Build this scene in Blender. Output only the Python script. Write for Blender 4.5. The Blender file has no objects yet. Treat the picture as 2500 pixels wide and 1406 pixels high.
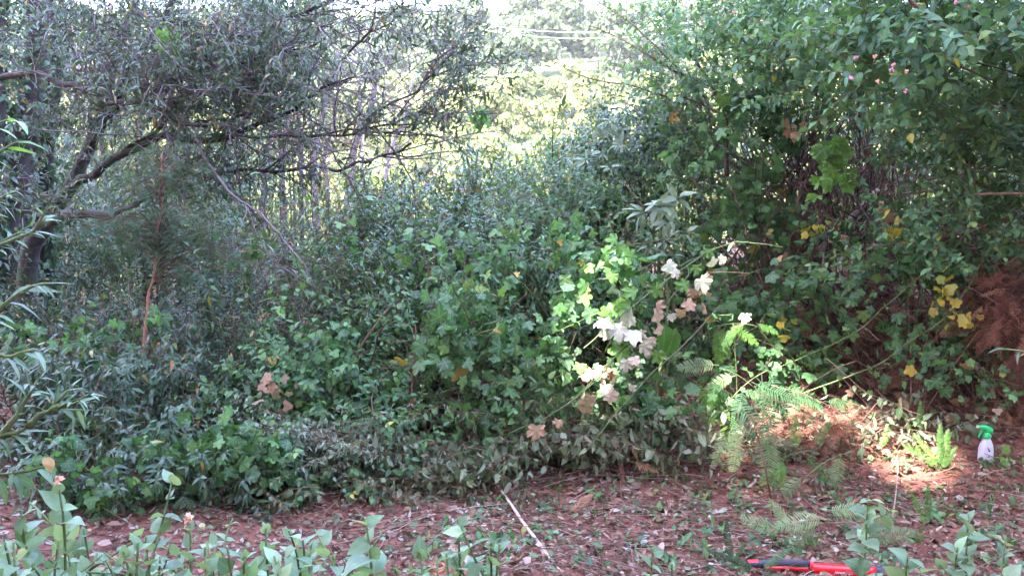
import bpy, math, random
import numpy as np
from mathutils import Vector

S = bpy.context.scene
COL = S.collection
R = np.random.default_rng(11)
random.seed(5)

# ------------------------------------------------------------------ camera
F = 2080.0                       # focal length in pixels of the 2500-wide photograph
PITCH = math.radians(6.5)
CAM = np.array([0.0, 0.0, 1.6])
cam_d = bpy.data.cameras.new("camera")
cam = bpy.data.objects.new("camera", cam_d)
COL.objects.link(cam)
cam.location = CAM
cam.rotation_euler = (math.radians(90) - PITCH, 0, 0)
cam_d.sensor_width = 36
cam_d.lens = 36 * F / 2500
cam_d.clip_start = 0.05
cam_d.clip_end = 2000
S.camera = cam

# ------------------------------------------------------------------ light
SUN_EL = math.radians(46)
SUN_AZ = math.radians(216)       # clockwise from +Y: behind the camera and to its left
SD = np.array([math.sin(SUN_AZ) * math.cos(SUN_EL), math.cos(SUN_AZ) * math.cos(SUN_EL), math.sin(SUN_EL)])
w = bpy.data.worlds.new("World")
S.world = w
w.use_nodes = True
wn = w.node_tree
bg = wn.nodes["Background"]
sky = wn.nodes.new("ShaderNodeTexSky")
sky.sky_type = 'NISHITA'
sky.sun_disc = False
sky.sun_elevation = SUN_EL
sky.sun_rotation = SUN_AZ
sky.air_density = 1.0
sky.dust_density = 2.2
tint = wn.nodes.new("ShaderNodeMix"); tint.data_type = 'RGBA'; tint.blend_type = 'MULTIPLY'
tint.inputs[0].default_value = 1.0; tint.inputs[7].default_value = (1.06, .96, 1.04, 1)
wn.links.new(sky.outputs[0], tint.inputs[6]); wn.links.new(tint.outputs[2], bg.inputs[0])
bg.inputs[1].default_value = 0.15
sun_d = bpy.data.lights.new("sun", 'SUN')
sun_d.energy = 2.3
sun_d.angle = math.radians(0.5)
sun_d.color = (1.0, 0.93, 0.87)
sun = bpy.data.objects.new("sun", sun_d)
COL.objects.link(sun)
sun.rotation_euler = Vector(SD).to_track_quat('Z', 'Y').to_euler()
S.view_settings.view_transform = 'Standard'
S.view_settings.look = 'None'
S.view_settings.exposure = 4.6
S.view_settings.gamma = 1
S.view_settings.use_curve_mapping = False
S.render.engine = 'CYCLES'
c = S.cycles
c.max_bounces = 5
c.diffuse_bounces = 3
c.glossy_bounces = 2
c.transmission_bounces = 3
c.transparent_max_bounces = 4
c.sample_clamp_indirect = 6
c.use_denoising = True
try:
    c.denoiser = 'OPENIMAGEDENOISE'
    c.denoising_prefilter = 'ACCURATE'
except Exception:
    pass

# ------------------------------------------------------------------ geometry helpers
RIGHT = np.array([1.0, 0, 0])
FWD = np.array([0, math.cos(PITCH), -math.sin(PITCH)])
UP = np.array([0, math.sin(PITCH), math.cos(PITCH)])
Z = np.array([0, 0, 1.0])


def P(px, py, d):
    """the place that lies d metres ahead on the sight line of a pixel"""
    return CAM + d * (FWD + (px - 1250) / F * RIGHT - (py - 703) / F * UP)


def G(x, y):
    """ground height"""
    x = np.asarray(x, float); y = np.asarray(y, float)
    h = 0.025 * np.sin(x * 2.1 + 0.7) * np.cos(y * 1.7) + 0.015 * np.sin(x * 5.3 + y * 4.1)
    e = np.clip((y - 4.0) / 2.1, 0, 1); e = e * e * (3 - 2 * e)
    h = h + 0.165 * np.clip(x + .7, 0, 6) * e + 0.03 * np.clip(x - 1.5, 0, 6)
    d1 = np.clip(y - 9, 0, 36)
    h = h - 0.0035 * d1 ** 2
    d2 = np.clip(y - 45, 0, 400)
    h = h + 0.285 * d2 - 0.00010 * d2 ** 2 + 1.2 * np.sin(x * 0.05 + 1) * np.clip(d2 / 40, 0, 1)
    return h


def ground_at(px, py):
    a, b = 1.0, 60.0
    for _ in range(40):
        m = (a + b) / 2
        p = P(px, py, m)
        if p[2] > G(p[0], p[1]):
            a = m
        else:
            b = m
    return P(px, py, a)


def nz(v):
    return v / np.maximum(np.linalg.norm(v, axis=-1, keepdims=True), 1e-9)


class Bag:
    """collects leaves, tubes and patches; child()/solo() links them as ONE mesh object"""
    def __init__(s):
        s.V = []; s.F = {}; s.r = []; s.lc = []; s.n = 0

    def add(s, V, Fs, rnd, lc=None):
        V = np.asarray(V, np.float32)
        s.V.append(V)
        for f in Fs:
            f = np.asarray(f, np.int32)
            s.F.setdefault(f.shape[1], []).append(f + s.n)
        s.r.append(np.broadcast_to(np.asarray(rnd, np.float32), (len(V),)).astype(np.float32))
        s.lc.append(np.zeros((len(V), 3), np.float32) if lc is None else np.asarray(lc, np.float32))
        s.n += len(V)

    def leaves(s, tm, pos, dr, nr, sc, rnd=None):
        pos = np.atleast_2d(pos); m = len(pos)
        if m == 0:
            return
        dr = nz(np.broadcast_to(dr, (m, 3))); nr = np.broadcast_to(nr, (m, 3))
        sc = np.broadcast_to(np.asarray(sc, float), (m,))
        if rnd is None:
            rnd = R.random(m)
        rnd = np.broadcast_to(rnd, (m,))
        zz = nr - (nr * dr).sum(1, keepdims=True) * dr
        bad = np.linalg.norm(zz, axis=1) < 1e-3
        zz[bad] = np.cross(dr[bad], [0.3, 0.9, 0.1])
        zz = nz(zz)
        xx = np.cross(dr, zz)
        pick = R.integers(0, len(tm), m)
        for k, (TV, TF, TL) in enumerate(tm):
            I = np.nonzero(pick == k)[0]
            if not len(I):
                continue
            wv = 0.85 + 0.3 * R.random(len(I))
            M = np.stack([xx[I] * wv[:, None], dr[I], zz[I]], 1) * sc[I][:, None, None]
            V = np.einsum('ij,mjk->mik', TV, M) + pos[I][:, None, :]
            nv = len(TV)
            off = (np.arange(len(I)) * nv)[:, None, None]
            Fs = [(f[None] + off).reshape(-1, f.shape[1]) for f in TF]
            s.add(V.reshape(-1, 3), Fs, np.repeat(rnd[I], nv), np.tile(TL, (len(I), 1)))

    def tube(s, pts, rad, sides=5, rnd=None):
        pts = np.asarray(pts, float); n = len(pts)
        rad = np.broadcast_to(np.asarray(rad, float), (n,))
        T = nz(np.gradient(pts, axis=0))
        ref = np.array([0.31, 0.22, 0.92]) if abs(T[:, 2]).mean() < 0.8 else np.array([0.9, 0.3, 0.1])
        A = nz(np.cross(T, ref)); B = np.cross(T, A)
        th = np.arange(sides) * 2 * math.pi / sides
        V = pts[:, None] + rad[:, None, None] * (np.cos(th)[None, :, None] * A[:, None] + np.sin(th)[None, :, None] * B[:, None])
        i = np.arange(n - 1)[:, None] * sides; j = np.arange(sides)[None]; j2 = (j + 1) % sides
        Q = np.stack([i + j, i + j2, i + sides + j2, i + sides + j], -1).reshape(-1, 4)
        caps = [np.arange(sides)[::-1][None], (np.arange(sides) + (n - 1) * sides)[None]]
        L = np.concatenate([[0], np.cumsum(np.linalg.norm(np.diff(pts, axis=0), axis=1))])
        lc = np.zeros((n * sides, 3)); lc[:, 1] = np.repeat(L, sides); lc[:, 0] = np.tile(th, n)
        s.add(V.reshape(-1, 3), [Q] + caps, R.random() if rnd is None else rnd, lc)

    def mesh(s, name, mat, org=(0, 0, 0), smooth=True):
        V = np.concatenate(s.V) - np.asarray(org, np.float32)
        me = bpy.data.meshes.new(name)
        fl = [(k, np.concatenate(v)) for k, v in s.F.items()]
        loops = np.concatenate([f.ravel() for k, f in fl]).astype(np.int32)
        tot = np.concatenate([np.full(len(f), k, np.int32) for k, f in fl])
        st = np.concatenate([[0], np.cumsum(tot)[:-1]]).astype(np.int32)
        me.vertices.add(len(V)); me.vertices.foreach_set("co", V.astype(np.float32).ravel())
        me.loops.add(len(loops)); me.loops.foreach_set("vertex_index", loops)
        me.polygons.add(len(tot)); me.polygons.foreach_set("loop_start", st)
        try:
            me.polygons.foreach_set("loop_total", tot)
        except Exception:
            pass
        me.polygons.foreach_set("use_smooth", np.full(len(tot), smooth))
        a = me.attributes.new("rnd", 'FLOAT', 'POINT'); a.data.foreach_set("value", np.concatenate(s.r))
        a = me.attributes.new("lc", 'FLOAT_VECTOR', 'POINT'); a.data.foreach_set("vector", np.concatenate(s.lc).ravel())
        me.update(calc_edges=True)
        me.materials.append(mat)
        return me


def tag(o, label=None, cat=None, group=None, kind=None):
    if label: o["label"] = label
    if cat: o["category"] = cat
    if group: o["group"] = group
    if kind: o["kind"] = kind
    return o


def thing(name, label, cat, loc, group=None):
    o = bpy.data.objects.new(name, None)
    o.empty_display_size = 0.1
    COL.objects.link(o)
    o.location = [float(v) for v in loc]
    return tag(o, label, cat, group)


def child(bag, name, mat, par, smooth=True, top=None):
    """a part (or, with top, a sub-part of par whose thing is top)"""
    if not bag.V:
        return None
    o = bpy.data.objects.new(name, bag.mesh(name, mat, (top or par).location, smooth))
    COL.objects.link(o)
    o.parent = par
    return o


def solo(bag, name, label, cat, mat, loc=(0, 0, 0), group=None, kind=None, smooth=True):
    o = bpy.data.objects.new(name, bag.mesh(name, mat, loc, smooth))
    COL.objects.link(o)
    o.location = [float(v) for v in loc]
    return tag(o, label, cat, group, kind)


def copy_thing(o, loc, rz, sc, label=None, group=None):
    r = o.copy(); COL.objects.link(r)
    r.location = [float(v) for v in loc]; r.rotation_euler = (R.normal() * .05, R.normal() * .05, rz); r.scale = (sc, sc, sc)
    if label: r["label"] = label
    if group: r["group"] = group
    for ch in list(o.children):
        q = ch.copy(); COL.objects.link(q); q.parent = r
        for g in ch.children:
            h = g.copy(); COL.objects.link(h); h.parent = q
    return r


# ------------------------------------------------------------------ leaf shapes (length 1 along +Y, upper side +Z)
def blade(ts, ws, fold=0.18, bend=0.25, twist=0.0, rag=0.0):
    V = [(0, 0, 0)]; L = [(0, 0, 0)]; tri = []; quad = []
    for t, wd in zip(ts, ws):
        z = -bend * t * t
        y = t * (1 - bend * 0.35 * t)
        a = twist * t
        for sx in (-1, 0, 1):
            hw = wd * (1 + rag * R.uniform(-1, 1))
            x = sx * hw; zz = z + abs(sx) * fold * wd
            V.append((x * math.cos(a) - 0 * zz, y - abs(sx) * 0.02, zz + x * math.sin(a))); L.append((sx, t, 0))
    n = len(ts)
    V.append((0, 1 - bend * 0.35, -bend)); L.append((0, 1, 0))
    tip = len(V) - 1
    tri += [(0, 2, 1), (0, 3, 2)]
    for i in range(n - 1):
        a = 1 + 3 * i; b = a + 3
        quad += [(a, a + 1, b + 1, b), (a + 1, a + 2, b + 2, b + 1)]
    a = 1 + 3 * (n - 1)
    tri += [(a, a + 1, tip), (a + 1, a + 2, tip)]
    Fs = [np.array(tri)]
    if quad: Fs.append(np.array(quad))
    return np.array(V, float), Fs, np.array(L, float)


def lobed(n=5, depth=0.45, cup=0.12, rag=0.08, npl=4):
    """palmate leaf, stalk at the origin"""
    V = [(0, 0.12, 0)]; L = [(0, 0, 0)]
    m = n * npl
    for i in range(m + 1):
        u = i / m
        th = math.radians(-150 + 300 * u)
        ph = (u * n) % 1.0 if i < m else 0.0
        lobe = abs(math.sin(math.pi * (u * n)))
        cen = 1 - 0.42 * abs(u - 0.5) * 2
        r = cen * ((1 - depth) + depth * lobe ** 0.8) * 0.62 * (1 + rag * R.uniform(-1, 1))
        x = r * math.sin(th); y = 0.38 + r * math.cos(th)
        V.append((x, y, cup * (0.5 - lobe) * r + R.normal() * 0.015 - 0.25 * r * r)); L.append((1 - lobe, r, 0))
    V[0] = (0, 0.38, 0.0)
    V.append((0, 0.2, 0.03)); L.append((0, 0, 0))
    tri = [(0, i + 2, i + 1) for i in range(m)] + [(0, 1, m + 2), (0, m + 2, m + 1)]
    return np.array(V, float), [np.array(tri)], np.array(L, float)


def frond(npin=18, width=0.30, pinnules=7, droop=0.3, lo=False, curl=0.0, lowd=.3):
    """fern frond: midrib with toothed leaflets on both sides"""
    V = []; Q = []; T = []; L = []
    rw = 0.006
    def quad(a, b, c_, d):
        k = len(V); V.extend([a, b, c_, d]); L.extend([(0.3, 0.5, 0)] * 4); Q.append((k, k + 1, k + 2, k + 3))
    def spine(t):
        return np.array([0.02 * math.sin(6 * t), t * (1 - 0.2 * droop * t), -droop * t * t])
    for i in range(8):
        a, b = spine(i / 8), spine((i + 1) / 8)
        quad(a - [rw, 0, 0], a + [rw, 0, 0], b + [rw, 0, 0], b - [rw, 0, 0])
    for i in range(npin):
        t = 0.14 + 0.84 * i / npin
        o = spine(t)
        ln = width * math.sin(math.pi * min(1, (t - 0.02) ** 0.75)) ** 0.75 + 0.015
        for sx in (-1, 1):
            d = nz(np.array([sx, 0.5 + .1 * R.normal(), -0.15 - curl * R.random() + .12 * R.normal()]))
            side = nz(np.cross(d, [0, 0, 1.0]) + [0, 0, 0.1 * R.normal()])
            lnn = ln * (0.9 + 0.2 * R.random())
            if lo:
                wv = lowd * 0.84 / npin
                k = len(V)
                V.extend([o - side * wv * .6, o + side * wv * .6, o + d * lnn * .6 + side * wv, o + d * lnn + [0, 0, -.03], o + d * lnn * .6 - side * wv])
                L.extend([(0.3, 0.5, 0)] * 5); T += [(k, k + 1, k + 2), (k, k + 2, k + 4), (k + 4, k + 2, k + 3)]
                continue
            for j in range(pinnules):
                u = (j + 0.6) / pinnules
                c0 = o + d * lnn * u + np.array([0, 0, -0.12 * lnn * u * u])
                pl = 0.46 * 0.84 / npin * (1.15 - u * 0.9)
                pw = lnn / pinnules * 0.36
                for sy in (-1, 1):
                    dd = nz(side * sy + d * 0.45)
                    quad(c0 - d * pw, c0 + d * pw, c0 + dd * pl + d * pw * .6, c0 + dd * pl - d * pw * .3)
    Fs = []
    if Q: Fs.append(np.array(Q))
    if T: Fs.append(np.array(T))
    return np.array(V, float), Fs, np.array(L, float)


t3 = (0.22, 0.5, 0.8); t2 = (0.3, 0.68)
LANCE = [blade(t3, (0.10, 0.135, 0.08), .3, b, tw) for b, tw in ((.1, .0), (.3, .2), (.55, -.2), (.8, .1), (.35, -.3))]
NARROW = [blade(t3, (0.06, 0.085, 0.05), .3, b, tw) for b, tw in ((.1, .1), (.3, -.2), (.55, .3), (.75, 0.))]
LANCE_M = [blade(t2, (0.13, 0.11), .3, b, tw) for b, tw in ((.15, .1), (.4, -.2), (.7, .2))]
NARROW_M = [blade(t2, (0.085, 0.075), .3, b, tw) for b, tw in ((.15, .2), (.45, -.2), (.7, .2))]
OVATE = [blade(t3, (0.24, 0.28, 0.15), .22, b, tw, .05) for b, tw in ((.08, 0), (.25, .15), (.45, -.1), (.2, -.2))]
BROAD = [blade((.1, .3, .58, .85), (0.25, 0.34, 0.27, 0.1), .2, b, tw, .04) for b, tw in ((.1, 0), (.3, .12), (.5, -.12), (.2, -.05))]
OVATE_M = [blade(t2, (0.27, 0.22), .25, b, tw, .05) for b, tw in ((.1, .1), (.3, -.2), (.5, .2))]
LOW = [blade((.45,), (0.2,), .25, b) for b in (.1, .3, .6)]
LOBED5 = [lobed(5, d, cu) for d, cu in ((.26, .3), (.34, .1), (.22, -.2), (.3, .4))]
MAPLE = [lobed(5, d, cu, .22, 5) for d, cu in ((.26, .35), (.34, -.35), (.24, .5), (.30, -.5))]
LOBED3 = [lobed(3, d, cu, .05) for d, cu in ((.5, .3), (.42, .1), (.55, -.2))]
IVY = [lobed(3, .3, .3, .1, 3), lobed(5, .25, .2, .1, 3), lobed(3, .35, -.2, .1, 3)]
FERN = [frond(19, .21, 1, d, True, .08, .30) for d in (.15, .35, .6)]
FERN_LO = [frond(22, .17, 1, d, True, .9, .21) for d in (.2, .5, .8)]
SWORD = [frond(26, .11, 1, d, True, 0, .4) for d in (.15, .4)]
FEATHER = [frond(26, .16, 1, d, True, .2, .16) for d in (.3, .6)]
CLUMP = [blade(t2, (0.45, 0.35), .3, .2, .2, .3), blade((.3, .7), (.3, .5), -.3, .1, -.3, .3), lobed(5, .5, .5, .25, 2)]


# ------------------------------------------------------------------ materials
def nt(name):
    m = bpy.data.materials.new(name); m.use_nodes = True
    t = m.node_tree; t.nodes.clear()
    return m, t, t.nodes.new("ShaderNodeOutputMaterial")


def ramp(t, stops, fac, interp='LINEAR'):
    r = t.nodes.new("ShaderNodeValToRGB")
    e = r.color_ramp.elements
    while len(e) < len(stops): e.new(0.5)
    for q, (p, col) in zip(e, stops):
        q.position = p; q.color = (*col, 1)
    r.color_ramp.interpolation = interp
    t.links.new(fac, r.inputs[0])
    return r.outputs[0]


def mixc(t, f, a, b, mode='MIX'):
    m = t.nodes.new("ShaderNodeMix"); m.data_type = 'RGBA'; m.blend_type = mode
    for sock, v in ((m.inputs[0], f), (m.inputs[6], a), (m.inputs[7], b)):
        if isinstance(v, (int, float)): sock.default_value = v
        elif isinstance(v, tuple): sock.default_value = (*v, 1)
        else: t.links.new(v, sock)
    return m.outputs[2]


def mth(t, op, a, b=0.0, cc=None):
    m = t.nodes.new("ShaderNodeMath"); m.operation = op
    for s_, v in zip(m.inputs, (a, b, cc)):
        if v is None: continue
        if isinstance(v, (int, float)): s_.default_value = v
        else: t.links.new(v, s_)
    return m.outputs[0]


def leaf_mat(name, stops, back=None, rough=.42, trans=.28, veins=True, spec=.5, vary=.35, backmix=.5, edge=None):
    m, t, out = nt(name)
    at = t.nodes.new("ShaderNodeAttribute"); at.attribute_name = "rnd"
    lc = t.nodes.new("ShaderNodeAttribute"); lc.attribute_name = "lc"
    oi = t.nodes.new("ShaderNodeObjectInfo")
    col = ramp(t, stops, at.outputs['Fac'])
    tc = t.nodes.new("ShaderNodeTexCoord")
    nz_ = t.nodes.new("ShaderNodeTexNoise"); nz_.inputs['Scale'].default_value = 45; nz_.inputs['Detail'].default_value = 2
    t.links.new(tc.outputs['Object'], nz_.inputs['Vector'])
    # second random number per leaf for brightness
    fr = mth(t, 'FRACT', mth(t, 'MULTIPLY', at.outputs['Fac'], 37.7))
    val = mth(t, 'ADD', 1 - vary / 2, mth(t, 'MULTIPLY', fr, vary))
    val = mth(t, 'MULTIPLY', val, mth(t, 'ADD', .86, mth(t, 'MULTIPLY', oi.outputs['Random'], .28)))
    val = mth(t, 'MULTIPLY', val, mth(t, 'ADD', .7, mth(t, 'MULTIPLY', nz_.outputs[0], .6)))
    hs = t.nodes.new("ShaderNodeHueSaturation")
    t.links.new(val, hs.inputs['Value']); t.links.new(col, hs.inputs['Color'])
    col = hs.outputs[0]
    if veins:
        sp = t.nodes.new("ShaderNodeSeparateXYZ"); t.links.new(lc.outputs['Vector'], sp.inputs[0])
        ax = mth(t, 'ABSOLUTE', sp.outputs[0])
        rib = mth(t, 'LESS_THAN', ax, 0.07)
        wv = mth(t, 'SINE', mth(t, 'MULTIPLY', mth(t, 'SUBTRACT', sp.outputs[1], mth(t, 'MULTIPLY', ax, .22)), 58))
        vn = mth(t, 'MULTIPLY', mth(t, 'GREATER_THAN', wv, .86), .35)
        fac = mth(t, 'MAXIMUM', mth(t, 'MULTIPLY', rib, .5), vn)
        lite = mixc(t, .6, col, (.30, .36, .16))
        col = mixc(t, fac, col, lite)
    if back:
        ge = t.nodes.new("ShaderNodeNewGeometry")
        col = mixc(t, mth(t, 'MULTIPLY', ge.outputs['Backfacing'], backmix), col, back)
    if edge:
        ef = ramp(t, [(.46, (0, 0, 0)), (.62, (1, 1, 1))], mth(t, 'ADD', mth(t, 'MULTIPLY', nz_.outputs[0], .35), mth(t, 'SUBTRACT', sp.outputs[1], .14)))
        col = mixc(t, mth(t, 'MULTIPLY', ef, .75), col, edge)
    b = t.nodes.new("ShaderNodeBsdfPrincipled")
    t.links.new(col, b.inputs['Base Color'])
    b.inputs['Roughness'].default_value = rough
    b.inputs['Specular IOR Level'].default_value = spec
    tr = t.nodes.new("ShaderNodeBsdfTranslucent")
    t.links.new(mixc(t, 1.0, col, (1.5, 1.7, .75), 'MULTIPLY'), tr.inputs[0])
    mx = t.nodes.new("ShaderNodeMixShader"); mx.inputs[0].default_value = trans
    t.links.new(b.outputs[0], mx.inputs[1]); t.links.new(tr.outputs[0], mx.inputs[2])
    t.links.new(mx.outputs[0], out.inputs[0])
    return m


def bark_mat(name, a, b, sc=30, rough=.85, moss=None, spec=.3):
    m, t, out = nt(name)
    tc = t.nodes.new("ShaderNodeTexCoord")
    n1 = t.nodes.new("ShaderNodeTexNoise"); n1.inputs['Scale'].default_value = sc; n1.inputs['Detail'].default_value = 5
    t.links.new(tc.outputs['Object'], n1.inputs['Vector'])
    at = t.nodes.new("ShaderNodeAttribute"); at.attribute_name = "rnd"
    f = mth(t, 'ADD', mth(t, 'MULTIPLY', n1.outputs[0], .8), mth(t, 'SUBTRACT', mth(t, 'MULTIPLY', at.outputs['Fac'], .5), .15))
    col = ramp(t, [(.25, a), (.75, b)], f)
    if moss:
        n2 = t.nodes.new("ShaderNodeTexNoise"); n2.inputs['Scale'].default_value = 4; n2.inputs['Detail'].default_value = 3
        t.links.new(tc.outputs['Object'], n2.inputs['Vector'])
        col = mixc(t, ramp(t, [(.5, (0, 0, 0)), (.62, (1, 1, 1))], n2.outputs[0]), col, moss)
    p = t.nodes.new("ShaderNodeBsdfPrincipled"); t.links.new(col, p.inputs['Base Color'])
    p.inputs['Roughness'].default_value = rough; p.inputs['Specular IOR Level'].default_value = spec
    bp = t.nodes.new("ShaderNodeBump"); bp.inputs['Strength'].default_value = .6; bp.inputs['Distance'].default_value = .01
    t.links.new(n1.outputs[0], bp.inputs['Height']); t.links.new(bp.outputs[0], p.inputs['Normal'])
    t.links.new(p.outputs[0], out.inputs[0])
    return m


def plain(name, col, rough=.4, spec=.5, var=.1, trans=0, sc=60):
    m, t, out = nt(name)
    tc = t.nodes.new("ShaderNodeTexCoord")
    n1 = t.nodes.new("ShaderNodeTexNoise"); n1.inputs['Scale'].default_value = sc; n1.inputs['Detail'].default_value = 4
    t.links.new(tc.outputs['Object'], n1.inputs['Vector'])
    c0 = tuple(v * (1 - var) for v in col); c1 = tuple(min(1, v * (1 + var)) for v in col)
    p = t.nodes.new("ShaderNodeBsdfPrincipled")
    t.links.new(ramp(t, [(.3, c0), (.7, c1)], n1.outputs[0]), p.inputs['Base Color'])
    p.inputs['Roughness'].default_value = rough; p.inputs['Specular IOR Level'].default_value = spec
    if trans: p.inputs['Subsurface Weight'].default_value = trans
    t.links.new(p.outputs[0], out.inputs[0])
    return m


M = {}
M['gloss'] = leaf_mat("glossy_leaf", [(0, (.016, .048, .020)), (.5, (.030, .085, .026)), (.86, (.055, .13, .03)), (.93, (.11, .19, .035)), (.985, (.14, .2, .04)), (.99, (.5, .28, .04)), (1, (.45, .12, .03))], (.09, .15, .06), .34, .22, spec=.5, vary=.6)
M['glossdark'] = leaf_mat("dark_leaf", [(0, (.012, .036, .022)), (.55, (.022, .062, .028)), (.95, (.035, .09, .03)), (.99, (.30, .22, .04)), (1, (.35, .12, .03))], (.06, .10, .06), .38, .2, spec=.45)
M['tree'] = leaf_mat("tree_leaf", [(0, (.016, .038, .020)), (.5, (.030, .064, .028)), (.9, (.052, .092, .034)), (.975, (.16, .14, .04)), (1, (.38, .16, .05))], (.09, .11, .08), .42, .18, spec=.42, backmix=.4)
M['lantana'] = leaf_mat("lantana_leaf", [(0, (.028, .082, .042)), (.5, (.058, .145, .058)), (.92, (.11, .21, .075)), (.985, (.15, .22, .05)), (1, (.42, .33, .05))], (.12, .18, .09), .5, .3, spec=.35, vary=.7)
M['vine'] = leaf_mat("vine_leaf", [(0, (.026, .080, .038)), (.5, (.050, .135, .052)), (.93, (.085, .20, .065)), (.985, (.16, .25, .05)), (.992, (.45, .30, .04)), (1, (.35, .15, .08))], (.13, .2, .1), .5, .32, spec=.35, vary=.7)
M['vine'].name = 'vine_leaf'
M['vinebright'] = leaf_mat("bright_vine_leaf", [(0, (.07, .18, .035)), (1, (.13, .27, .055))], (.18, .3, .09), .5, .35, spec=.3)
M['weed'] = leaf_mat("weed_leaf", [(0, (.10, .17, .095)), (.5, (.16, .24, .145)), (.93, (.22, .30, .18)), (1, (.28, .31, .12))], (.27, .33, .24), .5, .3, spec=.35, vary=.45)
M['limeleaf'] = leaf_mat("lime_leaf", [(0, (.10, .22, .035)), (.6, (.16, .32, .05)), (1, (.22, .36, .07))], (.2, .3, .1), .42, .35)
M['willow'] = leaf_mat("willow_leaf", [(0, (.055, .105, .055)), (.6, (.10, .17, .085)), (1, (.16, .25, .11))], (.24, .30, .22), .42, .28)
M['grey'] = leaf_mat("woolly_leaf", [(0, (.13, .18, .13)), (.6, (.18, .24, .175)), (1, (.23, .29, .215))], (.26, .30, .24), .7, .15, spec=.2, vary=.4)
M['white'] = leaf_mat("white_backed_leaf", [(0, (.58, .56, .47)), (.4, (.62, .54, .49)), (.62, (.56, .38, .30)), (.9, (.42, .25, .18)), (1, (.6, .55, .5))], (.10, .22, .05), .75, .25, spec=.15, vary=.4, backmix=1.0, edge=(.30, .17, .11))
M['wilt'] = leaf_mat("wilted_leaf", [(0, (.045, .075, .035)), (.5, (.085, .12, .06)), (.8, (.14, .16, .095)), (.93, (.15, .09, .055)), (1, (.28, .24, .19))], (.2, .22, .16), .65, .15, spec=.2)
M['fern'] = leaf_mat("fern_leaf", [(0, (.06, .14, .035)), (1, (.12, .24, .05))], (.2, .26, .12), .55, .3, veins=False, spec=.3)
M['fernpale'] = leaf_mat("pale_fern_leaf", [(0, (.13, .19, .085)), (1, (.21, .27, .13))], (.22, .26, .15), .6, .25, veins=False, spec=.3)
M['ferndark'] = leaf_mat("dark_fern_leaf", [(0, (.03, .07, .035)), (1, (.055, .12, .045))], (.08, .12, .06), .6, .2, veins=False, spec=.3)
M['deadfern'] = leaf_mat("dead_fern_leaf", [(0, (.06, .027, .020)), (.5, (.14, .058, .040)), (.9, (.24, .11, .072)), (1, (.36, .19, .12))], (.2, .10, .07), .8, .15, veins=False, spec=.15)
M['litter'] = leaf_mat("litter_leaf", [(0, (.07, .03, .022)), (.25, (.18, .075, .05)), (.45, (.28, .14, .11)), (.62, (.11, .055, .042)), (.74, (.38, .26, .22)), (.82, (.10, .15, .07)), (.9, (.15, .22, .12)), (1, (.46, .40, .38))], (.3, .2, .17), .65, .1, spec=.25, vary=.6)
M['scrub'] = leaf_mat("scrub_leaf", [(0, (.055, .078, .024)), (.5, (.115, .138, .042)), (.85, (.18, .19, .06)), (1, (.28, .24, .14))], (.11, .14, .065), .6, .3, veins=False, spec=.3, vary=.5)
M['hilltree'] = leaf_mat("hill_tree_leaf", [(0, (.020, .038, .020)), (.5, (.04, .066, .028)), (1, (.075, .10, .04))], (.06, .08, .04), .6, .25, veins=False, spec=.3, vary=.5)
M['bark'] = bark_mat("grey_bark", (.028, .021, .022), (.105, .082, .082), 28, moss=(.05, .06, .03))
M['darkbark'] = bark_mat("dark_bark", (.018, .014, .013), (.06, .045, .042), 25)
M['palebark'] = bark_mat("pale_bark", (.30, .26, .25), (.62, .56, .54), 12)
M['slimbark'] = bark_mat("slim_bark", (.075, .058, .064), (.26, .20, .215), 22)
M['twig'] = bark_mat("brown_twig", (.07, .04, .03), (.22, .13, .10), 40)
M['palewood'] = bark_mat("pale_wood", (.26, .17, .13), (.50, .36, .30), 40)
M['redwood'] = bark_mat("red_wood", (.11, .045, .03), (.27, .12, .075), 40)
M['greenstem'] = bark_mat("green_stem", (.07, .10, .035), (.17, .21, .085), 40, .6)
M['deadstem'] = bark_mat("dead_stem", (.045, .025, .023), (.22, .125, .11), 40)
M['yellow'] = leaf_mat("yellow_leaf", [(0, (.42, .30, .04)), (.6, (.55, .40, .06)), (1, (.25, .30, .06))], (.45, .36, .1), .5, .35, spec=.3)
M['drybrown'] = leaf_mat("dry_brown_leaf", [(0, (.20, .11, .075)), (.6, (.36, .21, .15)), (1, (.5, .36, .28))], (.4, .28, .22), .7, .2, spec=.2, vary=.5)
M['pink'] = plain("pink_petal", (.66, .27, .36), .7, .2, .35, sc=200)
M['orange'] = plain("faded_petal", (.72, .38, .25), .7, .2, .35, sc=200)
M['berry'] = plain("green_berry", (.14, .18, .08), .6, .3, .4)


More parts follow.
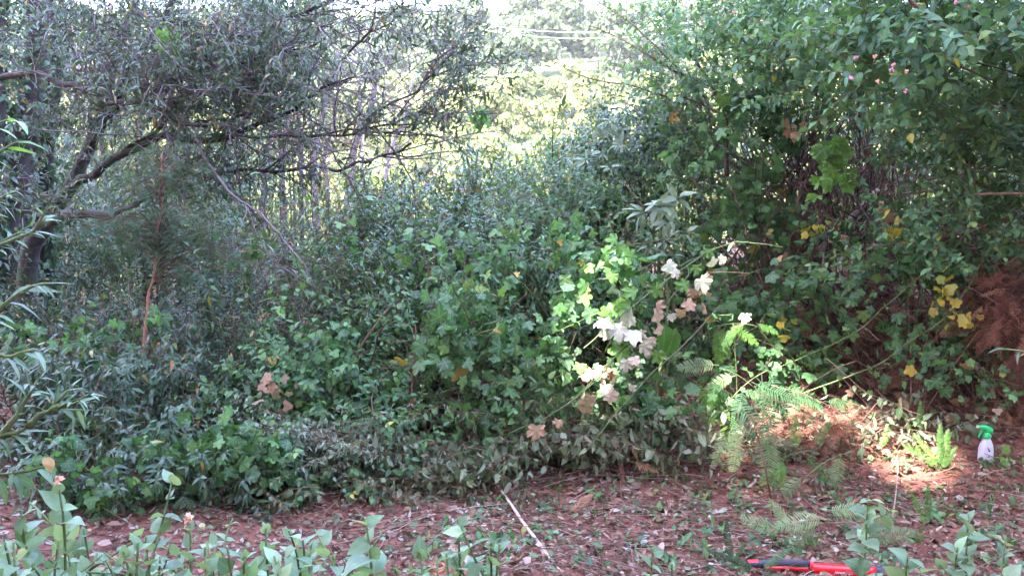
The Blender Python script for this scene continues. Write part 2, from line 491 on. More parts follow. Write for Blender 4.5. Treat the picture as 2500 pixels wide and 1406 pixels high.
def soil_mat():
    m, t, out = nt("red_soil")
    tc = t.nodes.new("ShaderNodeTexCoord")
    def noise(sc, det=5):
        n = t.nodes.new("ShaderNodeTexNoise"); n.inputs['Scale'].default_value = sc; n.inputs['Detail'].default_value = det
        t.links.new(tc.outputs['Object'], n.inputs['Vector']); return n.outputs[0]
    a, b, d = noise(1.6), noise(14), noise(70)
    col = ramp(t, [(.3, (.085, .035, .028)), (.55, (.20, .080, .058)), (.75, (.29, .14, .11))], mth(t, 'ADD', mth(t, 'MULTIPLY', a, .35), mth(t, 'MULTIPLY', b, .65)))
    col = mixc(t, ramp(t, [(.55, (0, 0, 0)), (.72, (.7, .7, .7))], d), col, (.26, .13, .10))
    # far away the ground is the sunlit scrub-covered valley
    sp = t.nodes.new("ShaderNodeSeparateXYZ"); t.links.new(tc.outputs['Object'], sp.inputs[0])
    far = ramp(t, [(0, (0, 0, 0)), (1, (1, 1, 1))], mth(t, 'DIVIDE', mth(t, 'SUBTRACT', sp.outputs[1], 11), 8))
    g2 = ramp(t, [(.35, (.06, .085, .03)), (.6, (.11, .14, .05)), (.8, (.15, .16, .07))], noise(.5))
    col = mixc(t, far, col, g2)
    p = t.nodes.new("ShaderNodeBsdfPrincipled"); t.links.new(col, p.inputs['Base Color'])
    p.inputs['Roughness'].default_value = .95; p.inputs['Specular IOR Level'].default_value = .15
    bp = t.nodes.new("ShaderNodeBump"); bp.inputs['Strength'].default_value = 1; bp.inputs['Distance'].default_value = .02
    t.links.new(mth(t, 'ADD', b, mth(t, 'MULTIPLY', d, .5)), bp.inputs['Height']); t.links.new(bp.outputs[0], p.inputs['Normal'])
    t.links.new(p.outputs[0], out.inputs[0])
    return m


# ------------------------------------------------------------------ ground (one sheet to the horizon)
def build_ground():
    xs = np.concatenate([-np.geomspace(260, 6.2, 34), np.linspace(-6, 6, 141), np.geomspace(6.2, 260, 34)])
    ys = np.concatenate([np.linspace(-60, .9, 14), np.linspace(1, 11, 131), np.geomspace(11.2, 420, 70)])
    X, Y = np.meshgrid(xs, ys)
    H = G(X, Y)
    near = (Y < 11.1) & (abs(X) < 6.1)
    H = H + near * R.normal(0, .006, H.shape)
    V = np.stack([X, Y, H], -1).reshape(-1, 3)
    nx = len(xs); i = np.arange(len(ys) - 1)[:, None] * nx; j = np.arange(nx - 1)[None]
    Q = np.stack([i + j, i + j + 1, i + nx + j + 1, i + nx + j], -1).reshape(-1, 4)
    b = Bag(); b.add(V, [Q], 0.5)
    solo(b, "ground", "bare red soil of the cleared strip falling to a valley", "ground", soil_mat(), kind="structure")


build_ground()


# ------------------------------------------------------------------ growing helpers
def smooth_poly(pts, n=None, wob=0.0):
    pts = np.asarray(pts, float)
    if len(pts) > 2:
        Pn = np.vstack([2 * pts[0] - pts[1], pts, 2 * pts[-1] - pts[-2]])
        out = []
        for i in range(len(pts) - 1):
            a, b, c_, d = Pn[i:i + 4]
            for t in np.linspace(0, 1, 6, endpoint=False):
                out.append(.5 * ((2 * b) + (-a + c_) * t + (2 * a - 5 * b + 4 * c_ - d) * t * t + (-a + 3 * b - 3 * c_ + d) * t ** 3))
        out.append(pts[-1]); pts = np.array(out)
    else:
        pts = pts[0] + (pts[1] - pts[0]) * np.linspace(0, 1, 9)[:, None]
    if n:
        s = np.concatenate([[0], np.cumsum(np.linalg.norm(np.diff(pts, axis=0), axis=1))])
        q = np.linspace(0, s[-1], n)
        pts = np.stack([np.interp(q, s, pts[:, k]) for k in range(3)], 1)
    if wob:
        d = R.normal(0, wob, pts.shape); d[0] = 0
        k = np.array([.25, .5, .25])
        for _ in range(2):
            for a in range(3): d[1:-1, a] = np.convolve(d[:, a], k, 'same')[1:-1]
        pts = pts + d
    return pts


def pix(poly, d=None):
    return np.array([P(q[0], q[1], q[2] if len(q) > 2 else d) for q in poly])


def shoot(p, d, L, n=7, curl=.25, grav=0.0):
    """a wandering curve from p along d"""
    pts = [np.asarray(p, float)]; v = nz(np.asarray(d, float))
    for i in range(n - 1):
        v = nz(v + R.normal(0, curl / 2, 3) + np.array([0, 0, -grav]))
        pts.append(pts[-1] + v * L / (n - 1))
    return np.array(pts)


def foliage(bag, pts, tm, spacing, size, ang=60, mode='alt', droop=.3, start=.1, up=.8, jit=.25, taper=.6, face=None, szvar=.25):
    pts = np.asarray(pts); s = np.concatenate([[0], np.cumsum(np.linalg.norm(np.diff(pts, axis=0), axis=1))])
    L = s[-1]; m = max(1, int(L * (1 - start) / spacing))
    q = L * start + (np.arange(m) + .5) / m * L * (1 - start)
    if mode == 'opp': q = np.repeat(q, 2)
    m = len(q)
    pos = np.stack([np.interp(q, s, pts[:, k]) for k in range(3)], 1)
    Tt = nz(np.gradient(pts, axis=0)); T = nz(np.stack([np.interp(q, s, Tt[:, k]) for k in range(3)], 1))
    ref = np.where(abs(T[:, 2:3]) < .9, Z[None], np.array([[0.3, 1, 0]]))
    N = nz(np.cross(T, ref)); B = np.cross(T, N)
    if mode == 'opp':
        i = np.arange(m); ph = (i // 2) * (math.pi / 2) + (i % 2) * math.pi + R.random() * 6 + R.normal(0, .35, m)
    elif mode == 'flat':
        i = np.arange(m); ph = (i % 2) * math.pi + R.normal(0, .4, m)
    else:
        ph = np.arange(m) * 2.4 + R.random() * 6 + R.normal(0, .4, m)
    rad = np.cos(ph)[:, None] * N + np.sin(ph)[:, None] * B
    an = np.radians(ang) * (1 - .5 * (q / L) ** 3)
    dr = rad * np.sin(an)[:, None] + T * np.cos(an)[:, None] - Z * droop + R.normal(0, jit * .6, (m, 3))
    nr = T * .5 + Z * up + R.normal(0, jit, (m, 3))
    if face is not None: nr = nr + face
    sc = size * (1 - (1 - taper) * (q / L) ** 2) * (1 + szvar * R.uniform(-1, 1, m))
    bag.leaves(tm, pos, dr, nr, sc)


def ellip(cx, cy, rx, ry, d, rd, n, shell=.4):
    c0 = P(cx, cy, d)
    u = nz(R.normal(0, 1, (n, 3))); r = R.random(n)[:, None] ** shell
    o = u * r
    pts = c0 + o[:, :1] * rx * d / F * RIGHT + o[:, 1:2] * rd * FWD + o[:, 2:] * ry * d / F * UP
    ok = pts[:, 2] > G(pts[:, 0], pts[:, 1]) + .02
    ok &= pts[:, 1] > 1.2
    return c0, pts[ok], u[ok]


def shrub(name, label, cat, zone, n, tm, size, mat, stemmat='twig', group=None, L=(.3, .6), sp=.05, mode='opp', ang=62, droop=.25,
          canes=14, grav=.03, shell=.4, tocam=.25, cr=.006, flowers=0, up=.8, upw=.35, root=None):
    """a bush: canes from its foot into the crown, leafy shoots all through and over it"""
    cx, cy, rx, ry, d, rd = zone
    c0, pts, u = ellip(cx, cy, rx, ry, d, rd, n, shell)
    base = np.array([c0[0], c0[1], float(G(c0[0], c0[1]))]) if root is None else np.array([root[0], root[1], float(G(root[0], root[1]))])
    t = thing(name, label, cat, base, group)
    lf, st = Bag(), Bag()
    tips = []
    for p, v in zip(pts, u):
        dd = v * .7 + Z * upw - FWD * tocam + R.normal(0, .35, 3)
        q = shoot(p, dd, R.uniform(*L), 6, .3, grav)
        foliage(lf, q, tm, sp, size, ang, mode, droop, up=up)
        st.tube(q, np.linspace(.0028, .0012, len(q)), 3)
        tips.append(q[-1])
    for k in R.choice(len(pts), min(canes, len(pts)), replace=False):
        p = pts[k]
        foot = base + np.array([R.normal(0, .12), R.normal(0, .12), -.02])
        mid = foot * .45 + p * .55 + np.array([0, 0, .12 * abs(p[2] - foot[2]) + (.25 if root is not None else 0)]) + R.normal(0, .05, 3)
        q = smooth_poly([foot, mid, p], 12, .012)
        st.tube(q, np.linspace(cr, cr * .45, len(q)), 4)
    child(st, "stems", M[stemmat], t)
    child(lf, "foliage", M[mat], t)
    tips = np.array(tips)
    if flowers:
        near = np.argsort(tips @ FWD)[:flowers * 6]
        for k in R.choice(near, flowers, replace=False):
            flower(t, tips[k] - FWD * .05)
    return t


def flower(t, p, mat=None, r=.014):
    b = Bag()
    n = 14
    u = nz(R.normal(0, 1, (n, 3)) + np.array([0, -.5, .7]))
    b.leaves(BROAD, p + u * r * .5, nz(np.cross(u, R.normal(0, 1, (n, 3)))) + u * .4, u, r * 1.2)
    child(b, "flower", M[mat or ('pink' if R.random() < .55 else 'orange')], t)


# ================================================================== HILL AND VALLEY
def crown_proto(name, label, cat, mat, H, rx, nclump, fs, trunk_r, group, lobes=7, low=.25):
    t = thing(name, label, cat, (0, 0, 0), group)
    lf, st = Bag(), Bag()
    st.tube(smooth_poly([(0, 0, -.3), (.05 * H, 0, H * .35), (0, .03 * H, H * .75)], 8, .02 * H), np.linspace(trunk_r, trunk_r * .35, 8), 5)
    cs = []
    for k in range(lobes):
        a = R.random() * 6.28; r = rx * R.uniform(.15, .62)
        cs.append((np.array([math.cos(a) * r, math.sin(a) * r, H * R.uniform(low + .12, .85)]), rx * R.uniform(.35, .6)))
        st.tube(smooth_poly([(0, 0, H * .3), cs[-1][0] * .6 + [0, 0, H * .15], cs[-1][0]], 6), np.linspace(trunk_r * .5, trunk_r * .12, 6), 4)
    per = nclump // lobes
    for cc, r in cs:
        u = nz(R.normal(0, 1, (per, 3)) + [0, 0, .25]); q = cc + u * r * (R.random((per, 1)) ** .33) * [1, 1, .75]
        lf.leaves(CLUMP, q, nz(np.cross(u, R.normal(0, 1, (per, 3)))), u + R.normal(0, .5, (per, 3)), fs * R.uniform(.6, 1.4, per))
    child(st, "trunk", M['slimbark'], t)
    child(lf, "crown", M[mat], t)
    return t


def place_copies(protos, spots, used=set()):
    for i, (x, y, s_, lab, grp) in enumerate(spots):
        p = protos[i % len(protos)]
        loc = (x, y, float(G(x, y)) - .05)
        if id(p) not in used:
            used.add(id(p)); p.location = loc; p.rotation_euler = (0, 0, R.random() * 6.3); p.scale = (s_,) * 3
            p["label"] = lab; p["group"] = grp
        else:
            copy_thing(p, loc, R.random() * 6.3, s_, lab, grp)


def build_hill():
    big = [crown_proto("hill_tree", "", "tree", 'hilltree', 8, 3.4, 1500, .55, .16, None) for _ in range(4)]
    sp = []
    for i in range(170):
        y = R.uniform(95, 175); x = R.uniform(-.62, .62) * y
        if abs(x / y - .02) > .34 and R.random() < .35: continue
        sp.append((x, y, R.uniform(.7, 1.35), "grey-green tree in the sunlit woods high on the far hillside", "trees on the far hillside"))
    place_copies(big, sp)
    sc = [crown_proto("valley_bush", "", "bush", 'scrub', 2.6, 1.9, 1300, .24, .06, None, 6, .02) for _ in range(4)]
    sp = []
    for i in range(290):
        y = 34 + 62 * R.random() ** 1.15; x = R.uniform(-.55, .55) * y
        sp.append((x, y, R.uniform(.7, 1.5) * (.8 + y / 160), "bleached yellow-green bush on the sunlit slope beyond the gap", "bushes on the sunlit slope"))
    place_copies(sc, sp)
    nb = [crown_proto("valley_sapling", "", "small tree", 'scrub', 3.2, 1.5, 2200, .12, .04, None, 8, .05) for _ in range(3)]
    sp = []
    for i in range(46):
        y = R.uniform(17, 33); x = R.uniform(-.5, .6) * y
        sp.append((x, y, R.uniform(.6, 1.15), "sunlit pale green small tree just past the shaded thicket", "small trees past the thicket"))
    place_copies(nb, sp)
    # power line crossing the hillside
    b = Bag()
    for dz in (0, 1.1):
        a, e = P(1180, 60 + dz * 12, 95), P(1700, 52 + dz * 16, 88)
        q = a + (e - a) * np.linspace(0, 1, 30)[:, None]; q[:, 2] -= 2.0 * (1 - (np.linspace(-1, 1, 30)) ** 2) * .5
        b.tube(q, .013, 4)
    solo(b, "power_line", "thin pale overhead wires crossing in front of the hillside trees", "power line", plain("wire", (.7, .7, .72), .4), loc=P(1180, 60, 95))


build_hill()


# ================================================================== SHADE TREES added out of view behind the viewer
SPOTS = [(P(1520, 790, 4.6), .34), (P(1590, 840, 4.65), .22), (P(1450, 960, 4.6), .16), (P(1560, 740, 4.6), .3),  # places where the added crowns are opened to let sun through
         (ground_at(1890, 1150), .10), (ground_at(2075, 1110), .10), (ground_at(2270, 1150), .12), (P(1950, 900, 5.2), .14), (ground_at(2190, 1040), .10),
         (ground_at(2350, 1250), .12), (ground_at(1940, 1290), .12),
         (P(70, 320, 1.9), .22), (P(2420, 475, 5.0), .1)]


def build_added_shade_trees():  # unseen trees added for their shade, crowns cut open along the sun rays
    mid = np.array([.8, 7.2, 1.6])
    e1 = nz(np.cross(SD, Z)); e2 = np.cross(e1, SD)
    k = 0
    for a, bb, t_, r in ((-6.0, .3, 24, 6.0), (3.2, .2, 25, 6.2), (-1.4, 2.2, 23, 5.0), (-11.5, 1.0, 27, 5.6), (9.8, .6, 27, 5.2), (-1.6, -4.0, 22, 4.6), (5.5, -4.2, 22, 4.4), (-8, -4.2, 22, 4.6)):
        cc = mid + SD * t_ + e1 * a + e2 * bb
        base = np.array([cc[0], cc[1], float(G(cc[0], cc[1]))])
        t = thing("added_shade_tree", "tall dense tree added out of view behind the viewer to shade the clearing", "tree", base, "added tall trees behind the viewer")
        st, lf = Bag(), Bag()
        st.tube(smooth_poly([base - [0, 0, .3], base * .6 + cc * .4 + [.3, 0, 0], cc], 12, .1), np.linspace(.42, .15, 12), 9)
        n = int(330 * r * r)
        u = nz(R.normal(0, 1, (n, 3))); q = cc + u * r * (R.random((n, 1)) ** .4)
        keep = np.ones(n, bool)
        for c0, rr in SPOTS:
            v = q - c0; tt = v @ SD; dist = np.linalg.norm(v - tt[:, None] * SD, axis=1)
            keep &= dist > rr * 1.3 + (.3 if rr >= .15 else .2)
        q = q[keep]; u = u[keep]; n = len(q)
        lf.leaves(CLUMP, q, nz(np.cross(u, R.normal(0, 1, (n, 3)))), u + R.normal(0, .6, (n, 3)), R.uniform(.45, .75, n))
        child(st, "trunk", M['bark'], t); child(lf, "crown", M['hilltree'], t)
    for x, y, h, r in ((-8.5, -3.5, 8, 3.8), (9.5, -1.5, 8, 4.0), (.5, -10, 9, 4.2), (-5.5, -8.5, 8, 3.8), (6.5, -8, 9, 4.2), (-11.5, 2.5, 8, 3.6), (12.5, 4.0, 8, 3.8), (2.5, -6.5, 6, 2.8)):  # more unseen trees, added to cut low skylight from behind and the sides
        base = np.array([x, y, float(G(x, y))])
        t = thing("added_shade_tree", "tree added out of view round the clearing to block low skylight", "tree", base, "added trees round the clearing behind the viewer")
        st, lf = Bag(), Bag()
        st.tube(smooth_poly([base - [0, 0, .3], base + [.2, .1, h * .4], base + [0, 0, h * .8]], 12, .05), np.linspace(.22, .06, 12), 8)
        n = int(150 * r * r)
        u = nz(R.normal(0, 1, (n, 3))); q = base + [0, 0, h * .5] + u * [r, r, h * .5] * (R.random((n, 1)) ** .4)
        q = q[q[:, 2] > .2]
        keep = np.ones(len(q), bool)
        for c0, rr in SPOTS:
            v = q - c0; tt = v @ SD; dist = np.linalg.norm(v - tt[:, None] * SD, axis=1)
            keep &= dist > rr + .4
        q = q[keep]; n = len(q)
        lf.leaves(CLUMP, q, R.normal(0, 1, (n, 3)), R.normal(0, .8, (n, 3)) + Z * .6, R.uniform(.4, .7, n))
        child(st, "trunk", M['bark'], t); child(lf, "crown", M['hilltree'], t)


build_added_shade_trees()


# ================================================================== MID FOREST behind the left tree
def build_mid_forest():
    def slim(poly, r0, r1, mat, label, nb=10, leafy=0, size=.1, name="slim_tree", grp="slim trunks behind the leaning tree"):
        q = smooth_poly(pix(poly), None, .03)
        x, y = q[0][0], q[0][1]
        g = np.array([x, y, float(G(x, y))])
        q = np.vstack([g - [0, 0, .1], q])
        t = thing(name, label, "tree", g, grp)
        st, br, lf = Bag(), Bag(), Bag()
        st.tube(q, np.linspace(r0 * 1.25, r1 * 1.25, len(q)), 6)
        for _ in range(nb):
            k = R.integers(len(q) // 3, len(q) - 1)
            dd = np.array([R.normal(), R.normal() * .5, R.uniform(.4, 1.6)])
            s_ = shoot(q[k], dd, R.uniform(.5, 1.6), 9, .3)
            br.tube(s_, np.linspace(r1 * .6, .004, 9), 4)
            for _ in range(3):
                kk = R.integers(2, 8)
                s2 = shoot(s_[kk], R.normal(0, 1, 3) + [0, 0, .3], R.uniform(.3, .8), 6, .4)
                br.tube(s2, np.linspace(.006, .0025, 6), 3)
                if leafy: foliage(lf, s2, LANCE_M, .035, size, 60, 'alt', .4)
        child(st, "trunk", M[mat], t); child(br, "branches", M[mat], t)
        if lf.V: child(lf, "foliage", M['tree'], t)
    d = 13
    for i, (poly, r0, r1, mat, lab) in enumerate([
        ([(218, 620, 14), (225, 420, 14), (216, 260, 14), (222, 60, 14)], .07, .04, 'palebark', "pale whitish slim trunk behind the leaning dark trunk"),
        ([(170, 640, 16), (165, 400, 16), (190, 200, 16), (180, 0, 16)], .06, .035, 'slimbark', "grey slim trunk between the ivy-clad trunk and the leaning trunk"),
        ([(265, 640, 15), (262, 470, 15), (240, 250, 15), (270, 20, 15)], .05, .03, 'slimbark', "thin grey trunk beside the pale whitish trunk"),
        ([(640, 560, 14), (648, 420, 14), (660, 300, 14), (640, 150, 14)], .05, .03, 'slimbark', "slim grey trunk at the near end of the row in the gap"),
        ([(692, 520, 13), (690, 400, 13), (700, 300, 13), (716, 200, 13)], .05, .025, 'slimbark', "slender trunk rising straight behind the crossing branches"),
        ([(735, 500, 13), (738, 380, 13), (730, 300, 13), (700, 180, 13)], .035, .02, 'slimbark', "thin trunk with a dark foot leaning away from its neighbours"),
        ([(772, 520, 13), (768, 420, 13), (778, 330, 13), (800, 250, 13), (830, 130, 13)], .06, .03, 'slimbark', "thick purple-grey trunk in the middle of the gap"),
        ([(800, 480, 12), (795, 400, 12), (812, 300, 12), (806, 200, 12)], .03, .015, 'slimbark', "thin stem touching the thick purple-grey trunk"),
        ([(850, 500, 12), (862, 400, 12), (900, 270, 12), (925, 180, 12)], .055, .02, 'slimbark', "trunk leaning toward the bright gap"),
        ([(880, 480, 12), (890, 380, 12), (880, 250, 12), (890, 130, 12)], .03, .015, 'palebark', "whitish thin trunk before the bright gap"),
        ([(940, 470, 11), (950, 380, 11), (980, 300, 11), (1010, 180, 11)], .03, .012, 'slimbark', "thin trunk nearest the bright open gap"),
        ([(560, 600, 14), (556, 400, 14), (580, 200, 14), (600, 0, 14)], .06, .03, 'slimbark', "grey trunk half hidden by feathery foliage"),
        ([(430, 600, 15), (450, 350, 15), (430, 100, 15)], .07, .04, 'slimbark', "stout grey trunk deep in the shaded wood"),
        ([(350, 640, 13), (340, 400, 13), (352, 200, 13), (330, 0, 13)], .05, .03, 'darkbark', "dark trunk right behind the leaning trunk's fork"),
    ]):
        slim(poly, r0, r1, mat, lab, nb=9 if i > 2 else 5)
    # leafy understorey trees filling the shaded wood
    zones = [((60, 150, 180, 300, 13, 1.6), 210), ((330, 80, 200, 190, 12.5, 1.5), 240), ((590, 60, 150, 150, 13, 1.3), 260), ((450, 330, 150, 160, 13, 1.5), 150),
             ((150, 520, 180, 110, 10.5, 1.2), 200), ((620, 500, 110, 60, 12, 1.0), 60), ((240, 300, 90, 150, 14, 1.0), 50), ((690, 30, 85, 110, 12, 1.1), 240), ((310, 450, 230, 120, 11.5, 1.0), 190), ((540, 470, 150, 100, 11, .8), 150), ((120, 330, 230, 150, 15, .9), 230), ((420, 260, 190, 150, 15, .9), 200), ((80, 600, 200, 70, 9.3, .6), 150), ((380, 590, 170, 60, 9.3, .6), 130)]
    labs = ["dense dark tree crown filling the upper corner behind the ivy-clad trunk", "dark leafy tree behind the upper limbs of the leaning tree",
            "dark leafy tree whose crown meets the arching bare limb", "shaded leafy tree behind the middle boughs", "low shaded tree behind the foot of the leaning trunk",
            "small leafy tree at the foot of the slim trunks", "thin-crowned tree letting bright light through by the pale trunk", "very dark dense evergreen beside the bright gap", "low leafy tree closing the wood between the low bough and the saplings", "low leafy tree below the pale crooked hanging branch", "shaded tree far back between the dark trunks", "shaded tree far back behind the leaning tree's fork", "low dark leafy tree at the foot of the ivy-clad trunk", "low dark leafy tree under the low horizontal bough"]
    for (z_, n), lb in zip(zones, labs):
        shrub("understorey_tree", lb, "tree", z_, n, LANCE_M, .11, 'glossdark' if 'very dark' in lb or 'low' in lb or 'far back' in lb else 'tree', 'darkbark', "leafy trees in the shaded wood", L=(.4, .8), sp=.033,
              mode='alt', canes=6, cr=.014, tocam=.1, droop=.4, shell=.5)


build_mid_forest()


# ================================================================== LEANING TREE
def build_leaning_tree():
    base = P(60, 700, 7.3)
    g = np.array([base[0], base[1], float(G(base[0], base[1]))])
    t = thing("leaning_tree", "large leaning tree with grey ringed bark and long boughs reaching over the thicket", "tree", g)
    tr = Bag()
    q = smooth_poly(np.vstack([[g - [0.1, 0, .15]], pix([(70, 640, 7.3), (110, 550, 7.25), (165, 465, 7.2), (212, 370, 7.2), (245, 290, 7.2), (262, 215, 7.2), (285, 130, 7.3), (320, 30, 7.4), (350, -80, 7.5)])]), None, .01)
    tr.tube(q, np.interp(np.linspace(0, 1, len(q)), [0, .4, 1], [.09, .052, .03]), 12)
    child(tr, "trunk", M['bark'], t)
    boughs = [
        ([(215, 365, 7.2), (262, 300, 7.1), (292, 250, 7.0), (315, 180, 6.9), (380, 90, 6.8), (440, -30, 6.8)], .055, .03),
        ([(112, 548, 7.25), (175, 455, 7.1), (240, 418, 6.95), (300, 370, 6.8), (390, 338, 6.7), (480, 350, 6.6), (560, 338, 6.5), (615, 308, 6.5), (660, 295, 6.5), (700, 278, 6.4), (762, 235, 6.3), (850, 190, 6.2)], .055, .012),
        ([(105, 556, 7.25), (150, 530, 7.1), (200, 522, 7.0), (285, 520, 6.9)], .055, .045),
        ([(285, 520, 6.9), (350, 490, 6.9), (430, 462, 6.8), (520, 432, 6.7), (600, 425, 6.6), (700, 412, 6.6), (790, 412, 6.5), (868, 407, 6.4), (930, 380, 6.4), (1010, 345, 6.3)], .024, .011),
        ([(-60, 200, 6.9), (40, 178, 6.8), (90, 180, 6.7), (130, 196, 6.6), (190, 213, 6.5), (235, 215, 6.4), (262, 240, 6.3), (285, 256, 6.2), (345, 255, 6.2), (400, 280, 6.1), (440, 295, 6.1), (520, 312, 6.1), (600, 330, 6.0), (700, 332, 6.0), (800, 335, 6.0), (890, 322, 5.9)], .036, .009),
        ([(330, 30, 7.2), (420, 55, 7.0), (520, 70, 6.9), (590, 105, 6.8), (640, 85, 6.7), (700, 48, 6.6), (760, 18, 6.5), (850, -8, 6.4), (930, -60, 6.4)], .03, .018),
        ([(690, 52, 6.6), (740, 48, 6.5), (790, 65, 6.4), (850, 95, 6.3), (920, 110, 6.2)], .016, .006),
        ([(480, 300, 6.3), (540, 295, 6.3), (590, 285, 6.2), (625, 265, 6.2), (630, 225, 6.2), (655, 185, 6.1), (700, 160, 6.1)], .016, .006),
        ([(440, 55, 6.8), (530, 55, 6.7), (560, 80, 6.6), (600, 105, 6.5), (680, 150, 6.4)], .016, .008),
        ([(390, 70, 6.8), (470, 95, 6.7), (560, 120, 6.6)], .014, .006),
        ([(860, 330, 6.0), (930, 270, 6.0), (1010, 225, 5.9), (1060, 170, 5.9), (1120, 130, 5.9)], .014, .004),
        ([(850, 130, 6.3), (900, 90, 6.2), (950, 60, 6.2), (1000, 20, 6.1)], .014, .005),
        ([(760, 335, 6.1), (900, 310, 6.0), (1010, 285, 5.9), (1100, 260, 5.9), (1180, 225, 5.8)], .011, .004),
        ([(300, 370, 6.8), (400, 300, 6.5), (500, 200, 6.4), (640, 140, 6.3), (780, 110, 6.2)], .02, .007),
    ]
    lf = Bag()
    allq = []
    for poly, r0, r1 in boughs:
        q = smooth_poly(pix(poly), None, .02)
        b = Bag(); b.tube(q, np.linspace(r0 * .74, r1 * .8, len(q)) * (1 + .12 * np.sin(np.arange(len(q)) * 1.7)), 8)
        child(b, "bough", M['bark'], t)
        allq.append(q)
    tw = Bag()
    # secondary branching then leafy twigs
    cen = P(300, 500, 7)
    for bi, q in enumerate(allq):
        L = np.linalg.norm(np.diff(q, axis=0), axis=1).sum()
        lo = 0.15 if bi in (1, 2) else 0.0
        for _ in range(int(L * 8)):
            k = int(R.uniform(max(lo, .12), 1) * (len(q) - 1))
            if bi in (1, 2) and k / len(q) < .45 and R.random() < .8: continue
            T = nz(q[min(k + 1, len(q) - 1)] - q[max(k - 1, 0)])
            d0 = T * .8 + R.normal(0, .7, 3) + np.array([.2, 0, .25])
            s_ = shoot(q[k], d0, R.uniform(.35, 1.0), 9, .32, .02)
            tw.tube(s_, np.linspace(.0075, .003, 9), 4)
            for _ in range(5):
                kk = R.integers(2, 9)
                s2 = shoot(s_[kk], nz(s_[-1] - s_[0]) * .6 + R.normal(0, .7, 3), R.uniform(.12, .38), 6, .35, .06)
                tw.tube(s2, np.linspace(.0035, .0015, 6), 3)
                if R.random() < .62:
                    foliage(lf, s2, LANCE + NARROW, .024, R.uniform(.06, .09), 60, 'alt', .08, start=.25, up=.8, jit=.35)
    # extra leafy twigs through the crown
    for (cx, cy, rx, ry, d, rd, n) in ((330, 60, 260, 110, 6.8, .8, 190), (560, 150, 230, 110, 6.4, .8, 300), (420, 215, 230, 80, 6.2, .5, 170), (640, 260, 160, 70, 6.2, .5, 110),
                                      (960, 50, 130, 60, 6.1, .5, 45), (1090, 190, 130, 60, 5.9, .4, 50), (1080, 60, 60, 60, 5.9, .3, 20), (1060, 270, 80, 40, 5.9, .3, 22), (900, 320, 110, 40, 6, .3, 20), (60, 100, 140, 150, 6.9, .5, 50), (520, 400, 160, 60, 6.5, .5, 70), (170, 300, 130, 110, 6.8, .4, 70), (80, 480, 90, 60, 6.6, .3, 50), (430, 450, 120, 50, 6.5, .3, 60), (240, 130, 160, 110, 6.7, .4, 90)):
        c0, pts, u = ellip(cx, cy, rx, ry, d, rd, n, .5)
        for p in pts[::1]:
            s2 = shoot(p, R.normal(0, .6, 3) + np.array([.5, -.1, .2]), R.uniform(.2, .55), 7, .35, .0)
            tw.tube(s2, np.linspace(.004, .0015, 7), 3)
            foliage(lf, s2, LANCE + NARROW, .024, R.uniform(.06, .09), 58, 'alt', .08, start=.3, up=.8, jit=.35)
    child(tw, "twigs", M['slimbark'], t)
    child(lf, "foliage", M['tree'], t)

    # ivy-clad dark trunks at the frame's edge
    for poly, r, lab in (([(20, 700, 8), (35, 500, 8), (70, 280, 8), (95, 100, 8), (90, -80, 8)], .14, "dark upright trunk wrapped in glossy climbing leaves"),
                         ([(100, 720, 8.6), (108, 450, 8.5), (128, 150, 8.4), (140, -80, 8.4)], .10, "dark trunk with mottled bark just behind the leaf-wrapped trunk"),
                         ([(-60, 760, 7.6), (-30, 400, 7.6), (-20, 100, 7.6), (-40, -80, 7.6)], .13, "dark trunk cut off by the picture's edge")):
        q = smooth_poly(pix(poly), None, .02)
        g2 = np.array([q[0][0], q[0][1], float(G(q[0][0], q[0][1]))])
        q = np.vstack([g2 - [0, 0, .1], q])
        tt = thing("ivy_tree", lab, "tree", g2, "dark trunks with climbers")
        b = Bag(); b.tube(q, np.linspace(r, r * .7, len(q)), 9); child(b, "trunk", M['darkbark'], tt)
        lf = Bag()
        k = R.integers(1, len(q) - 1, 900); f = R.random((900, 1))
        pp = q[k] * (1 - f) + q[k - 1] * f
        a = R.random(900) * 6.28; rr = r + R.exponential(.07, 900)
        o = np.stack([np.cos(a) * rr, np.sin(a) * rr, R.normal(0, .05, 900)], 1)
        lf.leaves(OVATE_M, pp + o, o * 3 + R.normal(0, .4, (900, 3)) - Z * .5, o * 4 + Z * .5 + R.normal(0, .3, (900, 3)), R.uniform(.06, .11, 900))
        child(lf, "ivy", M['glossdark'], tt)
    # bare hanging branches in front of the thicket
    for poly, r0, lab in (([(478, 340, 6.2), (500, 385, 6.1), (530, 430, 6.0), (575, 480, 5.9), (620, 510, 5.9), (668, 555, 5.8), (700, 590, 5.8), (735, 640, 5.7), (770, 710, 5.7)], .013, "pale crooked bare branch hanging down from the middle boughs"),
                          ([(400, 300, 6.2), (410, 330, 6.1), (430, 365, 6.1), (440, 400, 6.0)], .008, "short crooked bare branchlet hanging under the upper bough"),
                          ([(600, 505, 6), (640, 600, 6), (690, 650, 6), (760, 690, 6)], .006, "thin grey bare branch crossing the saplings")):
        q = smooth_poly(pix(poly), None, .012)
        b = Bag(); b.tube(q, np.linspace(r0, r0 * .35, len(q)), 5)
        tt = thing("hanging_branch", lab, "branch", q[0], "bare hanging branches")
        child(b, "limb", M['slimbark'], tt)
        b = Bag()
        for _ in range(16):
            k = R.integers(2, len(q) - 1)
            s_ = shoot(q[k], nz(q[-1] - q[0]) + R.normal(0, .7, 3), R.uniform(.1, .45), 7, .4, .05)
            b.tube(s_, np.linspace(.004, .0012, 7), 3)
        child(b, "twigs", M['slimbark'], tt)


build_leaning_tree()


